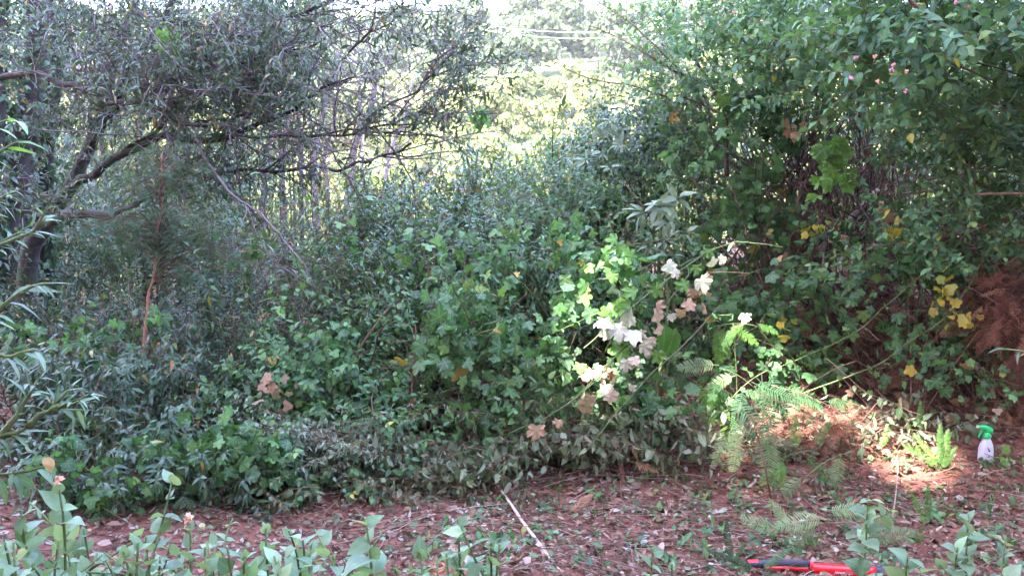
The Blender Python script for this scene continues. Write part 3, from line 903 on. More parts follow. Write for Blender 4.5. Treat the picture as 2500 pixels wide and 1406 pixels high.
# ================================================================== SAPLING THICKET
def sapling_proto(H, size, tm, mat, lean, nbr, sp=.024, droop=.35, spread=.35):
    t = thing("sapling", "", "sapling", (0, 0, 0))
    st, lf = Bag(), Bag()
    q = shoot((0, 0, -.02), (lean, R.normal() * .08, 1), H, 12, .12)
    st.tube(q, np.linspace(.009, .003, 12), 5)
    foliage(lf, q, tm, sp, size, 62, 'alt', droop, start=.12, up=.9)
    for _ in range(nbr):
        k = R.integers(1, 10)
        dd = np.array([R.normal(), R.normal(), 1.0]) ; dd[:2] = nz(dd[:2]) * R.uniform(.5, 1.1)
        s_ = shoot(q[k], dd, H * R.uniform(.2, spread + .15), 8, .22, -.03)
        st.tube(s_, np.linspace(.0045, .002, 8), 4)
        foliage(lf, s_, tm, sp, size * .9, 60, 'alt', droop, start=.12, up=.9)
    child(st, "stem", M['twig'], t); child(lf, "foliage", M[mat], t)
    return t


def build_thicket():
    used = set()
    kinds = {
        'gloss': [sapling_proto(1.7, .12, LANCE, 'gloss', R.normal() * .1, 26) for _ in range(4)],
        'dark': [sapling_proto(1.5, .13, LANCE, 'glossdark', R.normal() * .1, 22) for _ in range(4)],
        'big': [sapling_proto(1.6, .175, LANCE, 'gloss' if k else 'glossdark', R.normal() * .1, 7, .05, .45) for k in range(3)],
        'soft': [sapling_proto(1.1, .085, OVATE_M, 'lantana', R.normal() * .15, 20, .026) for _ in range(3)],
    }
    cnt = {}
    def put(kind, px, py, d, lab, grp):
        """py: photo height of the plant's tip"""
        top = P(px, py, d); g = float(G(top[0], top[1]))
        ks = kinds[kind]; i = cnt.get(kind, 0); cnt[kind] = i + 1
        pr = ks[i % len(ks)]
        H = {'big': 1.6, 'gloss': 1.7, 'dark': 1.5, 'soft': 1.1}[kind]
        s_ = max(.35, (top[2] - g) / H) * R.uniform(.93, 1.05)
        loc = (top[0], top[1], g)
        if id(pr) in used:
            copy_thing(pr, loc, R.random() * 6.3, s_, lab, grp)
        else:
            used.add(id(pr)); pr.location = loc; pr.rotation_euler = (0, 0, R.random() * 6.3); pr.scale = (s_,) * 3
            pr["label"] = lab; pr["group"] = grp
    def line(xs, ys, px): return float(np.interp(px, xs, ys))
    # far row silhouettes, from the left wood to the middle
    for px in np.arange(-60, 1560, 56):
        for d, off in ((9.6, 0), (8.4, 40)):
            x = px + R.uniform(-25, 25) + (25 if off else 0)
            y = line([0, 300, 600, 720, 850, 1000, 1150, 1300, 1450, 1560], [560, 570, 550, 520, 445, 380, 365, 325, 285, 255], x) + off + R.uniform(-25, 35)
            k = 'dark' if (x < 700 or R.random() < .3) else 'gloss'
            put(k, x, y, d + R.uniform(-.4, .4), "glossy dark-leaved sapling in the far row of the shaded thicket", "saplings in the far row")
    for px in np.arange(-40, 1500, 52):
        for d, off in ((7.4, 0), (6.6, 90)):
            x = px + R.uniform(-30, 30) + (30 if off else 0)
            y = line([0, 300, 560, 800, 950, 1100, 1300, 1500], [650, 640, 590, 520, 440, 440, 430, 400], x) + off + R.uniform(-30, 50)
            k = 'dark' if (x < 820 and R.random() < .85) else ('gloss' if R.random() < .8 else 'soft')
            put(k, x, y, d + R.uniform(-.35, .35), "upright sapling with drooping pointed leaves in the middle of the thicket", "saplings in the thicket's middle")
    for px in np.arange(-40, 900, 60):
        for d, off in ((5.7, 0), (5.2, 110)):
            x = px + R.uniform(-30, 30)
            y = line([0, 300, 700, 1000], [860, 830, 770, 800], x) + off + R.uniform(-40, 60)
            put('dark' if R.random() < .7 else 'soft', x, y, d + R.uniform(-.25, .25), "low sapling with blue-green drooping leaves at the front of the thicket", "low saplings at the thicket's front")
    for px in np.arange(860, 1480, 62):
        for d, off in ((6.0, 0), (5.5, 130)):
            x = px + R.uniform(-30, 30); y = line([850, 1000, 1200, 1480], [600, 540, 560, 560], x) + off + R.uniform(-30, 60)
            put('gloss', x, y, d + R.uniform(-.2, .2), "bushy glossy sapling with yellow-green new leaves before the lobed climbers", "glossy saplings nearest the clearing")
    for px in np.arange(380, 1420, 40):
        d = R.uniform(5.2, 6.4)
        y = line([380, 600, 800, 1000, 1200, 1400], [700, 690, 620, 560, 560, 540], px) + R.uniform(-70, 120)
        put('big', px + R.uniform(-20, 20), y, d, "sapling with big drooping lance-shaped leaves rising through the thicket", "big-leaved saplings rising through the thicket")
    # individually recognisable saplings
    hero = [(540, 640, 5.6, 'dark', "tall sapling with large drooping leaves standing clear of the thicket, beside the feathery tree"), (510, 790, 5.2, 'dark', "leafy sapling with a yellowish stem below the feathery foliage"),
            (620, 760, 5.4, 'dark', "sapling with long blue-green leaves near the hanging branch tip"), (1010, 450, 7.0, 'gloss', "sapling with yellow-green new leaves on an orange stem"),
            (900, 640, 6.0, 'gloss', "sapling with bright yellow-green top by the leaning brown stem"), (1190, 440, 7.4, 'gloss', "sapling with upright dark leaf tips against the bright gap")]
    for px, py, d, k, lab in hero:
        put(k, px, py, d, lab, "taller saplings standing out")


build_thicket()


# ================================================================== SHRUBS of the right-hand bank and the middle
def build_shrubs():
    L = "lantana shrub"
    Z_ = [
        # cx, cy, rx, ry, d, rd, n, size, label, flowers
        ((2330, 90, 330, 190, 4.2, .7), 330, .074, "lantana shrub with the largest leaves leaning in overhead", 0),
        ((2020, 110, 260, 170, 5.4, .9), 400, .064, "lantana shrub with pink and orange flower heads above the dead cane hollow", 0),
        ((1765, 140, 200, 190, 6.3, .8), 360, .060, "lantana shrub reaching thin flowering canes into the bright gap", 0),
        ((1590, 370, 160, 100, 7.2, .8), 230, .060, "dark lantana shrub under the canes before the bright slope", 0),
        ((2410, 330, 170, 170, 5.0, .6), 260, .064, "lantana shrub densely leaved under the leaning stick", 0),
        ((1690, 400, 130, 140, 6.9, .7), 230, .058, "lantana shrub round the forked bare stems", 0),
        ((2300, 590, 200, 70, 4.9, .3), 80, .056, "sprawling lantana shrub with yellow leaves across the dead bracken", 0),
        ((1450, 520, 210, 110, 7.0, .7), 260, .058, "leafy shrub in the thicket's middle behind the woolly grey plant", 0),
        ((2180, 0, 400, 170, 7.4, 1.0), 480, .066, "tall shrub closing the view behind the lantanas", 0),
        ((2400, 300, 330, 330, 7.0, 1.0), 520, .066, "shrub deep behind the dead canes, nearest the picture's edge", 0),
        ((1950, 420, 300, 160, 8.0, .7), 420, .066, "shaded shrub behind the hollow of dead canes", 0),
        ((2050, 640, 420, 170, 8.3, .6), 420, .066, "low dark shrub at the back of the dead cane hollow", 0),
    ]
    Z_ += [((-420, 900, 260, 260, 6.0, .8), 300, .066, "shrub beyond the picture's other edge near the leaf-wrapped trunk", 0), ((-620, 500, 330, 330, 9.0, 1.2), 420, .07, "tall shrub behind the trunk cut off by the picture's edge", 0),
           ((2760, 330, 260, 330, 5.0, .8), 420, .07, "lantana shrub beyond the picture's edge over the bank", 0), ((2900, 640, 250, 160, 5.6, .7), 260, .066, "shrub low on the bank beyond the picture's edge", 0),
           ((2950, 200, 330, 330, 8.5, 1.2), 520, .07, "shrub high behind the bank beyond the picture's edge", 0), ((2640, 560, 250, 200, 7.8, .9), 360, .066, "shrub at the back of the bank beside the dead bracken", 0)]
    made = []
    for z_, n, size, lab, fl in Z_:
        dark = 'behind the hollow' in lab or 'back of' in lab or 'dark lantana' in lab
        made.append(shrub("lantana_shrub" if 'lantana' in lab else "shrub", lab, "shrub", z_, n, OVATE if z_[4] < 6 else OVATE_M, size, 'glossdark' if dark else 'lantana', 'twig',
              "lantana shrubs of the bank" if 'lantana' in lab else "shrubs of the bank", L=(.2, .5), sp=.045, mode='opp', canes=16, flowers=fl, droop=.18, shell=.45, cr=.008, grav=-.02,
              root={4.2: (4.3, 5.0), 4.4: (4.3, 5.0), 5.0: (4.4, 5.6), 4.9: (3.9, 5.6), 5.4: (3.1, 7.0), 6.3: (2.4, 7.4)}.get(z_[4] if 0 < z_[0] < 2600 else 0)))



    for px, py, k, m in ((1790, 32, 1, 'pink'), (1713, 52, 2, 'pink'), (1758, 62, 2, 'orange'), (1860, 53, 1, 'orange'), (2041, 62, 1, 'pink'), (2333, 6, 0, 'pink'), (2362, 16, 0, 'pink'), (2090, 143, 0, 'pink'), (2136, 138, 0, 'orange'),
                         (2182, 160, 0, 'pink'), (2177, 172, 0, 'pink'), (2214, 176, 0, 'orange'), (2077, 191, 0, 'pink'), (2212, 223, 0, 'pink'), (2142, 200, 0, 'orange'), (1568, 308, 3, 'pink'), (1518, 359, 7, 'pink'), (1493, 524, 7, 'pink'), (1513, 525, 7, 'pink'), (1645, 4, 2, 'pink')):
        z_ = Z_[k][0]
        flower(made[k], P(px, py, z_[4] - z_[5] * .95), m, .009)


build_shrubs()


# ================================================================== CLIMBERS draped over everything
def drape(label, zone, n, size, mat='vine', tm=None, group="lobed-leaved climbers over the thicket", name="climbing_vine", strands=9, facing=1.0):
    cx, cy, rx, ry, d, rd = zone
    c0 = P(cx, cy, d)
    base = np.array([c0[0], c0[1], float(G(c0[0], c0[1]))])
    t = thing(name, label, "climber", base, group)
    lf, st = Bag(), Bag()
    tm = tm or LOBED5
    # strands wander over the front of the ellipsoid, leaves stand off them on short stalks
    m = 0
    per = max(6, n // strands)
    for k in range(strands):
        a = R.uniform(-.9, .9); b = R.uniform(-.2, .95); va = R.normal(0, .5); vb = R.uniform(-1.6, -.2)
        pts = []
        for i in range(26):
            a = np.clip(a + va / 26 + R.normal(0, .03), -1, 1); b = np.clip(b + vb / 26 + R.normal(0, .03), -1, 1)
            r2 = min(1, a * a + b * b)
            bul = math.sqrt(1 - r2) + .12 * math.sin(5 * a + 3 * b + cx)
            p = c0 + a * rx * d / F * RIGHT + b * ry * d / F * UP - FWD * rd * bul
            p[2] = max(p[2], float(G(p[0], p[1])) + .03)
            pts.append(p)
        pts = np.array(pts)
        st.tube(pts, np.linspace(.003, .0015, 26), 3)
        f = R.random(per) * 24.9; i0 = f.astype(int); fr = (f - i0)[:, None]
        pp = pts[i0] * (1 - fr) + pts[i0 + 1] * fr
        out = nz((pp - c0) * [1, 1, .7] + R.normal(0, .25, (per, 3))) * .4 - FWD * .6 * facing + Z * .35
        off = nz(R.normal(0, 1, (per, 3)) - FWD * .8 + Z * .2) * R.uniform(.01, .13, (per, 1))
        dr = R.normal(0, .55, (per, 3)) - Z * .75
        lf.leaves(tm, pp + off, dr, out + R.normal(0, .38, (per, 3)), size * R.uniform(.6, 1.25, per))
    child(st, "stems", M['greenstem'], t); child(lf, "foliage", M[mat], t)
    return t


def build_climbers():
    W = [
        ((1100, 640, 150, 120, 5.7, .35), 110, .085, "climber with three-lobed leaves high over the middle of the thicket"),
        ((1110, 770, 120, 110, 5.1, .3), 150, .095, "climber with broad lobed leaves hanging left of the dark hollow"),
        ((1350, 640, 170, 110, 5.6, .35), 170, .080, "climber with bright rounded three-lobed leaves below the crossing brown stem"),
        ((1230, 870, 200, 110, 5.0, .3), 230, .085, "climber with lobed leaves just above the cut wilted branches"),
        ((1480, 720, 120, 110, 5.0, .25), 150, .090, "climber with serrated lobed leaves behind the white-leaved cut branch"),
        ((1600, 940, 170, 110, 5.0, .25), 220, .085, "climber with dark lobed leaves under the white-leaved cut branch"),
        ((1770, 560, 170, 180, 6.2, .35), 360, .085, "climber with bluish ivy-like leaves beside the forked bare stems"),
        ((1780, 330, 150, 110, 6.0, .3), 170, .090, "climber with blue-green leaves under the fork of bare stems"),
        ((1840, 740, 170, 130, 5.6, .3), 260, .075, "climber with small dark ivy-like leaves over the dead canes above the ferns"),
        ((2080, 560, 190, 110, 5.8, .3), 200, .070, "sparse climber with yellowing leaves across the leaning dead pole"),
        ((2150, 750, 260, 130, 5.4, .3), 230, .075, "climber with lobed leaves strung across the dead bracken"),
        ((1900, 870, 130, 80, 5.5, .25), 130, .080, "climber with pale sunlit leaves next to the bracken"),
        ((2330, 780, 140, 110, 5.3, .25), 60, .075, "climber with yellow lobed leaves hanging before the dead bracken"),
        ((200, 850, 200, 90, 5.4, .3), 130, .075, "low climber under the willow-like branch tips"),
        ((860, 900, 170, 120, 5.2, .3), 190, .075, "climber with round lobed leaves near the foot of the leaning brown stem"),
        ((560, 1100, 170, 90, 4.5, .22), 190, .085, "climber with drooping lobed leaves trailing to the red soil"),
        ((290, 1140, 220, 110, 4.4, .22), 230, .065, "low dark climber behind the pale foreground weeds"),
        ((750, 640, 160, 120, 6.6, .4), 140, .075, "climber with bright lobed leaves following the hanging bare branch"),
        ((1200, 1010, 160, 60, 4.9, .2), 110, .065, "climber with small three-part leaves beside the red cane"),
        ((2180, 880, 250, 60, 5.2, .3), 80, .07, "scattered climber leaves on the brown bracken bank"),
        ((2400, 640, 140, 80, 5.2, .3), 130, .07, "climber leaves sprawling above the curtain of dead fronds"),
        ((2230, 640, 170, 60, 5.3, .25), 130, .07, "climber with fresh green leaves strung over the brown hollow's far end"),
        ((2420, 930, 110, 50, 5.0, .2), 50, .06, "low climber leaves on the bank behind the spray bottle"),
    ]
    for i, (z_, n, s_, lab) in enumerate(W):
        drape(lab, z_, n, s_, 'vine', LOBED3 if i in (0, 2, 18) else (IVY if i in (6, 8, 9, 14, 16) else LOBED5), strands=max(7, n // 16))
    # dense low fill behind the climbers, reaching the ground
    for z_, n, lab in (((1080, 880, 260, 190, 5.9, .5), 330, "leafy undershrub under the climbers at the foot of the leaning stem"), ((1420, 860, 240, 200, 5.9, .5), 330, "leafy undershrub behind the white-leaved cut branch"),
                       ((1240, 680, 300, 150, 6.6, .5), 330, "leafy undershrub beneath the crossing brown stem"), ((1720, 800, 170, 200, 6.5, .4), 230, "dark undershrub behind the bracken fronds"),
                       ((760, 980, 220, 120, 5.2, .4), 220, "leafy undershrub at the front edge between the two leaning stems"), ((250, 1010, 330, 130, 5.2, .4), 300, "dark undershrub low in the shade at the reddish sapling's foot"),
                       ((400, 1175, 310, 75, 4.5, .22), 210, "dark undershrub along the edge of the red soil"), ((1500, 620, 220, 120, 6.5, .4), 240, "leafy undershrub below the woolly grey plant"),
                       ((850, 1130, 220, 60, 4.7, .2), 130, "undershrub spilling onto the soil near the wilted branches")):
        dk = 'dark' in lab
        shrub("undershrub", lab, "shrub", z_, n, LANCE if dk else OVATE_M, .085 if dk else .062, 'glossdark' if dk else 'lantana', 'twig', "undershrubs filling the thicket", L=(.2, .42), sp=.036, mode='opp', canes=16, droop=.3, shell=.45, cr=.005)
    drape("bright yellow-green climber strand hanging in the dead cane hollow", (2045, 350, 40, 80, 5.0, .08), 34, .10, 'vinebright', LOBED5, name="hanging_vine", strands=1, group="bright hanging climber strands")
    drape("bright green climber strand against the sunlit slope", (1170, 330, 22, 70, 6.6, .08), 24, .085, 'vinebright', LOBED3, name="hanging_vine", strands=1, group="bright hanging climber strands")
    for z_, n, lab in (((2265, 705, 42, 45, 4.8, .06), 16, "brightest yellow leaf cluster on a climber before the brown bracken"), ((2335, 755, 40, 35, 4.9, .06), 9, "small yellow-green leaf cluster beside the brightest yellow one"),
                       ((1990, 570, 60, 30, 5.6, .06), 8, "few yellow leaves near the dead leaning pole"), ((1900, 790, 22, 22, 5.2, .05), 5, "tiny pale yellow leaf tuft over the dark hollow floor"), ((2130, 590, 60, 25, 5.1, .06), 8, "yellow leaves strung on the stem over the dead pole")):
        drape(lab, z_, n, .065, 'yellow', IVY, name="yellow_vine", strands=1, group="yellow-leaved climber tufts")
    for z_, n, lab in (((725, 950, 55, 40, 4.8, .08), 15, "dried brown leaf cluster near the foot of the leaning brown stem"), ((1480, 880, 60, 40, 4.75, .06), 8, "dry tan leaves tangled under the white-leaved cut branch"),
                       ((2040, 575, 40, 30, 5.6, .06), 6, "tan dry leaves caught on the dead leaning pole"), ((1925, 325, 40, 35, 5.7, .06), 7, "pale dry leaves caught in the bluish climber"), ((2150, 480, 40, 50, 5.2, .06), 7, "tan dry leaves hanging over the top of the leaning pole"),
                       ((1690, 720, 30, 40, 4.8, .05), 5, "pinkish dry leaves at the top of the cut branch"), ((2360, 1000, 70, 30, 5.0, .06), 9, "pale dry leaves on the brown bank near the bottle")):
        drape(lab, z_, n, .075, 'drybrown', IVY + LOBED5, name="dried_leaves", strands=1, group="dried leaf clusters")
    drape("bright green climber strand high among the upper boughs", (400, 100, 45, 45, 6.2, .08), 24, .085, 'vinebright', LOBED3, name="hanging_vine", strands=1, group="bright hanging climber strands")


build_climbers()


# ================================================================== NAMED CANES AND STICKS
def cane(label, poly, r0, r1, mat='twig', leaf=None, name="cane", cat="stem", group=None, size=.06, sp=.05, mode='opp', lmat='lantana', tm=None, droop=.2, wob=.006, foot=False, droot=0, start=.05):
    q = smooth_poly(pix(poly), None, wob)
    b = Bag(); b.tube(q, np.linspace(r0, r1, len(q)), 6)
    if not leaf:
        return solo(b, name, label, cat, M[mat], loc=q[0], group=group)
    t = thing(name, label, cat, q[0], group)
    child(b, "stem", M[mat], t)
    lf = Bag(); foliage(lf, q, tm or OVATE, sp, size, 65, mode, droop, start=start, up=.8)
    child(lf, "foliage", M[lmat], t)
    return t


def build_sticks():
    g = "long thin sticks and stems"
    cane("slender pale peeled stick lying across the red soil clearing", [tuple(x) for x in [(1200, 1150, 4.75), (1215, 1180, 4.55), (1290, 1290, 3.95), (1385, 1412, 3.5)]], .006, .009, 'palewood', name="fallen_stick", cat="stick", group=g)
    cane("brown leaning stem at the thicket's edge, straight and leafless", [(838, 1040, 5.2), (850, 960, 5.2), (868, 880, 5.25), (910, 800, 5.3), (968, 728, 5.5)], .013, .007, 'twig', name="bare_stem", group=g)
    cane("thin brown upright stem close beside the leaning one", [(800, 1010, 5.3), (818, 900, 5.35), (838, 780, 5.5)], .009, .005, 'twig', name="bare_stem", group=g)
    cane("reddish-orange upright cane in front of the climbers", [(990, 1100, 4.8), (1003, 1010, 4.85), (1008, 900, 4.9), (1015, 790, 5.0)], .008, .004, 'redwood', name="red_cane", group=g)
    cane("short cut orange branch stub above the wilted leaves", [(985, 1106, 4.7), (1020, 1092, 4.6), (1058, 1080, 4.5)], .007, .009, 'redwood', name="cut_branch", cat="branch", group=g)
    cane("thick dead pole leaning through the hollow of dead canes", [(1950, 665, 5.9), (2000, 610, 5.9), (2060, 550, 6.0), (2140, 465, 6.1)], .022, .018, 'palewood', name="dead_pole", cat="pole", group=g)
    cane("long green stem running diagonally over the brown bracken", [(1890, 900, 5.1), (2080, 815, 5.0), (2180, 730, 4.9), (2300, 640, 4.85), (2400, 520, 4.8)], .0038, .0022, 'greenstem', True, size=.055, sp=.085, wob=.016, name="trailing_stem", group=g)
    cane("long pale stem below the green one, sweeping up to the yellow leaves", [(1960, 960, 5.0), (2150, 880, 4.9), (2290, 780, 4.85), (2370, 690, 4.8), (2440, 560, 4.8)], .0038, .0022, 'greenstem', True, size=.055, sp=.085, wob=.016, name="trailing_stem", group=g)
    cane("green stem with pointed leaves reaching over the dead pole", [(2500, 700, 5.2), (2300, 590, 5.2), (2130, 560, 5.2), (2030, 530, 5.2), (1955, 515, 5.2)], .0038, .0022, 'greenstem', True, size=.07, sp=.07, wob=.012, name="trailing_stem", group=g)
    cane("pale sunlit broken stick at the picture's edge", [(2380, 474, 4.6), (2440, 473, 4.6), (2520, 470, 4.6)], .008, .007, 'palewood', name="broken_stick", cat="stick", group=g)
    cane("reddish-brown leaning cane arching out overhead", [(2200, -20, 3.6), (2260, 35, 3.7), (2320, 70, 3.8), (2420, 105, 4.0), (2520, 150, 4.2)], .009, .012, 'twig', name="overhead_cane", group=g)
    for poly, lab in (([(2000, 60, 4.6), (2110, 200, 4.5), (2220, 325, 4.5), (2320, 450, 4.6), (2370, 540, 4.6)], "longest straight green stem hanging through the lantana"),
                      ([(2240, 220, 4.4), (2270, 330, 4.4), (2320, 430, 4.5), (2380, 520, 4.5)], "green stem beside the longest hanging one"),
                      ([(2500, 130, 4.2), (2330, 130, 4.2), (2230, 145, 4.2), (2180, 180, 4.2)], "green stem level among the overhead lantana leaves")):
        cane(lab, poly, .0035, .002, 'greenstem', True, size=.06, sp=.07, wob=.012, name="trailing_stem", group=g)
    h = "lantana canes against the bright gap"
    cane("topmost lantana cane curving down toward the bright gap", [(1720, 260, 6.2), (1660, 175, 6.1), (1590, 105, 6.0), (1510, 35, 6.0), (1430, -10, 6.0)], .008, .003, 'twig', True, size=.055, sp=.045, name="lantana_cane", group=h, droop=.3)
    cane("second lantana cane, straight and reddish below the topmost", [(1730, 245, 6.2), (1640, 170, 6.1), (1540, 112, 6.0), (1440, 58, 6.0)], .008, .003, 'redwood', True, size=.055, sp=.045, name="lantana_cane", group=h, droop=.3)
    cane("longest lantana cane stretching low over the sunlit slope", [(1640, 240, 6.2), (1540, 208, 6.1), (1430, 190, 6.0), (1340, 145, 6.0), (1255, 95, 6.0)], .006, .002, 'redwood', True, size=.05, sp=.06, name="lantana_cane", group=h, droop=.3)
    cane("upright dark cane standing alone before the yellow slope", [(1345, 420, 6.8), (1350, 340, 6.8), (1352, 270, 6.8)], .006, .003, 'darkbark', True, size=.05, sp=.05, name="lantana_cane", group=h)
    t = thing("forked_stem", "bare grey-brown stems forking like a V beside the bluish climber", "stem", P(1775, 420, 6.0))
    for poly, r in (([(1775, 430, 6), (1774, 350, 6), (1775, 280, 6)], .016), ([(1775, 282, 6), (1735, 210, 6), (1700, 150, 6), (1670, 120, 6)], .011), ([(1774, 282, 6), (1800, 240, 6), (1825, 190, 6)], .009),
                    ([(1770, 285, 6), (1715, 255, 6.1), (1660, 235, 6.1)], .008), ([(1740, 345, 6.1), (1725, 250, 6.1), (1690, 200, 6.2)], .007)):
        b = Bag(); q = smooth_poly(pix(poly), None, .006); b.tube(q, np.linspace(r, r * .7, len(q)), 6); child(b, "fork", M['twig'], t)
    for poly, lab in (([(1480, 605, 5.6), (1400, 608, 5.6), (1330, 605, 5.7)], "level brown stem crossing the middle of the thicket"),
                      ([(1660, 570, 5.4), (1570, 595, 5.5), (1470, 606, 5.6)], "reddish stem rising toward the woolly grey plant"),
                      ([(1830, 668, 4.8), (1770, 664, 4.7), (1720, 668, 4.6)], "short grey twig pointing at the white leaves"),
                      ([(2190, 1110, 4.6), (2185, 1200, 4.3), (2178, 1300, 4.0)], "pale upright stick poking from the cut ferns"),
                      ([(1870, 640, 5.9), (1940, 560, 6.1), (2000, 480, 6.2)], "thin dead stem beside the leaning pole"),
                      ([(1925, 900, 5.6), (1935, 800, 5.7), (1948, 700, 5.8)], "short upright brown stump in the dark hollow"),
                      ([(640, 1330, 3.4), (850, 1320, 3.5), (1060, 1250, 3.9)], "long brown twig lying flat among the front litter"),
                      ([(1520, 1225, 4.3), (1720, 1175, 4.7), (1900, 1150, 4.9)], "grey fallen stick on the soil below the yellowing frond"),
                      ([(1640, 1400, 3.55), (1760, 1380, 3.6), (1850, 1372, 3.65)], "pale twig by the red tool handle")):
        cane(lab, poly, .0035, .003, 'palewood' if 'pale' in lab else 'twig', name="bare_stem", group=g)
    # reddish sapling carrying feathery foliage
    t = thing("feathery_tree", "small tree with a thin reddish stem and drooping feathery dark green leaves", "tree", ground_at(345, 1042))
    q = smooth_poly(np.vstack([ground_at(345, 1045), pix([(350, 900, 5.4), (358, 780, 5.5), (372, 680, 5.6), (385, 600, 5.6), (392, 500, 5.6), (395, 380, 5.6)])]), None, .008)
    b = Bag(); b.tube(q, np.linspace(.015, .006, len(q)), 7); child(b, "trunk", M['redwood'], t)
    b, lf = Bag(), Bag()
    for cx, cy, rx, ry, n in ((400, 480, 190, 90, 40), (450, 575, 240, 60, 52), (300, 560, 140, 60, 34), (540, 640, 130, 60, 34), (400, 380, 160, 70, 26)):
        c0, pts, u = ellip(cx, cy, rx, ry, 5.6, .5, n, .35)
        for p in pts:
            k = int(np.clip(np.argmin(abs(q[:, 2] - p[2])) + R.integers(-4, 3), 6, len(q) - 1))
            st = smooth_poly([q[k - 1], (q[k - 1] + p) / 2 + [0, 0, .06], p], 8, .006)
            b.tube(st, np.linspace(.003, .0015, 8), 3)
            dd = nz((p - q[k - 1]) * [1, 1, .1]) * .3 + R.normal(0, .7, (5, 3)) * [1, 1, .5] + [0, 0, -.1]
            lf.leaves(FEATHER, st[[3, 4, 5, 6, 7]], dd, Z + R.normal(0, .3, (5, 3)), R.uniform(.08, .17, 5))
    child(b, "twigs", M['twig'], t); child(lf, "foliage", M['ferndark'], t)


build_sticks()


# ================================================================== DEAD CANES, DEAD BRACKEN
def build_dead():
    b = Bag()
    for (cx, cy, rx, ry, d, rd, n) in ((2020, 480, 250, 190, 6.3, .5, 460), (2120, 740, 350, 180, 6.0, .5, 420), (1850, 760, 150, 170, 6.2, .4, 120), (2420, 560, 150, 200, 6.0, .5, 150), (1950, 420, 150, 60, 6.2, .3, 120)):
        c0, pts, u = ellip(cx, cy, rx, ry, d, rd, n, .6)
        for p in pts:
            dd = np.array([R.normal() * .5, R.normal() * .25, R.choice([1, -1]) * 1.0]) if R.random() < .6 else R.normal(0, 1, 3) * [1, .4, .6]
            L = R.uniform(.25, 1.1)
            q = shoot(p, dd, L, 7, .14)
            q[:, 2] = np.maximum(q[:, 2], G(q[:, 0], q[:, 1]) + .01)
            b.tube(q, R.uniform(.0016, .0055), 4)
    solo(b, "dead_cane_tangle", "tangle of thin dead brown canes in the dark hollow", "dead canes", M['deadstem'], loc=ground_at(2050, 960), kind="stuff")
    # fine bare twigs tangled inside the thicket
    b = Bag()
    for (cx, cy, rx, ry, d, rd, n) in ((1400, 620, 330, 220, 5.9, .3, 110), (1200, 950, 420, 160, 5.1, .3, 130), (750, 700, 160, 220, 6, .4, 120), (300, 950, 350, 160, 5.1, .3, 70), (850, 440, 200, 110, 10, 1, 90), (1900, 950, 400, 120, 5.4, .4, 110), (1300, 1120, 420, 50, 4.8, .2, 150)):
        c0, pts, u = ellip(cx, cy, rx, ry, d, rd, n, .6)
        for p in pts:
            q = shoot(p, R.normal(0, 1, 3) * [1, .5, 1], R.uniform(.2, .7) * (1.7 if d > 9 else 1), 7, .2, .03)
            q[:, 2] = np.maximum(q[:, 2], G(q[:, 0], q[:, 1]) + .01)
            b.tube(q, R.uniform(.001, .0024) * (2.4 if d > 9 else 1), 3)
    solo(b, "twig_tangle", "fine bare twigs tangled through the green thicket", "twigs", M['twig'], loc=ground_at(1200, 1100), kind="stuff")

    def deadfern(label, zone, n, size, down=.5, mat='deadfern', name="dead_bracken"):
        cx, cy, rx, ry, d, rd = zone
        c0 = P(cx, cy, d); base = np.array([c0[0], c0[1], float(G(c0[0], c0[1]))])
        _, pts, u = ellip(cx, cy, rx, ry, d, rd, n, .5)
        t = thing(name, label, "dead fern", base, "dead brown bracken")
        b, st = Bag(), Bag()
        m = len(pts)
        dr = R.normal(0, 1, (m, 3)) * [1, .5, .4] - Z * down
        b.leaves(FERN_LO + FERN_LO + FERN, pts, dr, R.normal(0, .7, (m, 3)) - FWD * .6 + Z * .4, size * R.uniform(.5, 1.3, m))
        for p, v in zip(pts[::4], nz(dr)[::4]):
            q = shoot(p, -v, R.uniform(.2, .5), 6, .2); st.tube(q, np.linspace(.002, .003, 6), 3)
        child(st, "stems", M['deadstem'], t); child(b, "fronds", M[mat], t)
    for i, (x0, x1, y0, y1, lab) in enumerate(((1850, 2120, 850, 990, "dead brown bracken carpeting the bank below the dark hollow"), (2100, 2330, 830, 980, "dead brown bracken carpeting the middle of the rising bank"),
                                               (2300, 2600, 800, 990, "dead brown bracken carpeting the bank below the curtain of fronds"), (2150, 2560, 960, 1060, "dead brown bracken scraps lying in front of the bank above the bottle"))):
        pts = np.array([ground_at(R.uniform(x0, x1), R.uniform(y0, y1)) for _ in range(120)])
        t = thing("dead_bracken", lab, "dead fern", pts.mean(0) * [1, 1, 1], "dead brown bracken")
        b, st = Bag(), Bag()
        b.leaves(FERN_LO + FERN, pts + [0, 0, .03], R.normal(0, 1, (120, 3)) * [1, .7, .5] + Z * .15, R.normal(0, .5, (120, 3)) - FWD * .5 + Z * .8, R.uniform(.1, .26, 120))
        for p in pts[:46]:
            q = shoot(p, R.normal(0, .5, 3) * [1, .5, 1] + Z * .7, R.uniform(.2, .8), 7, .12); st.tube(q, np.linspace(.004, .002, 7), 4)
        child(st, "stems", M['twig'], t); child(b, "fronds", M['deadfern'], t)
    deadfern("dead brown bracken hanging like a curtain at the picture's edge", (2465, 730, 100, 140, 4.9, .25), 330, .19, .8)
    deadfern("dead brown bracken on the bank outside the picture's edge", (2800, 760, 240, 120, 5.4, .4), 260, .22, .5)
    deadfern("dead brown bracken fallen in the hollow under the yellow leaves", (2080, 800, 270, 110, 5.7, .35), 330, .22, .6)
    deadfern("dead brown bracken heap on the bank by the spray bottle", (2290, 890, 220, 90, 5.5, .4), 300, .2, .3)
    deadfern("dead brown bracken behind the bluish climber", (1930, 600, 130, 120, 6.0, .3), 160, .2, .8)
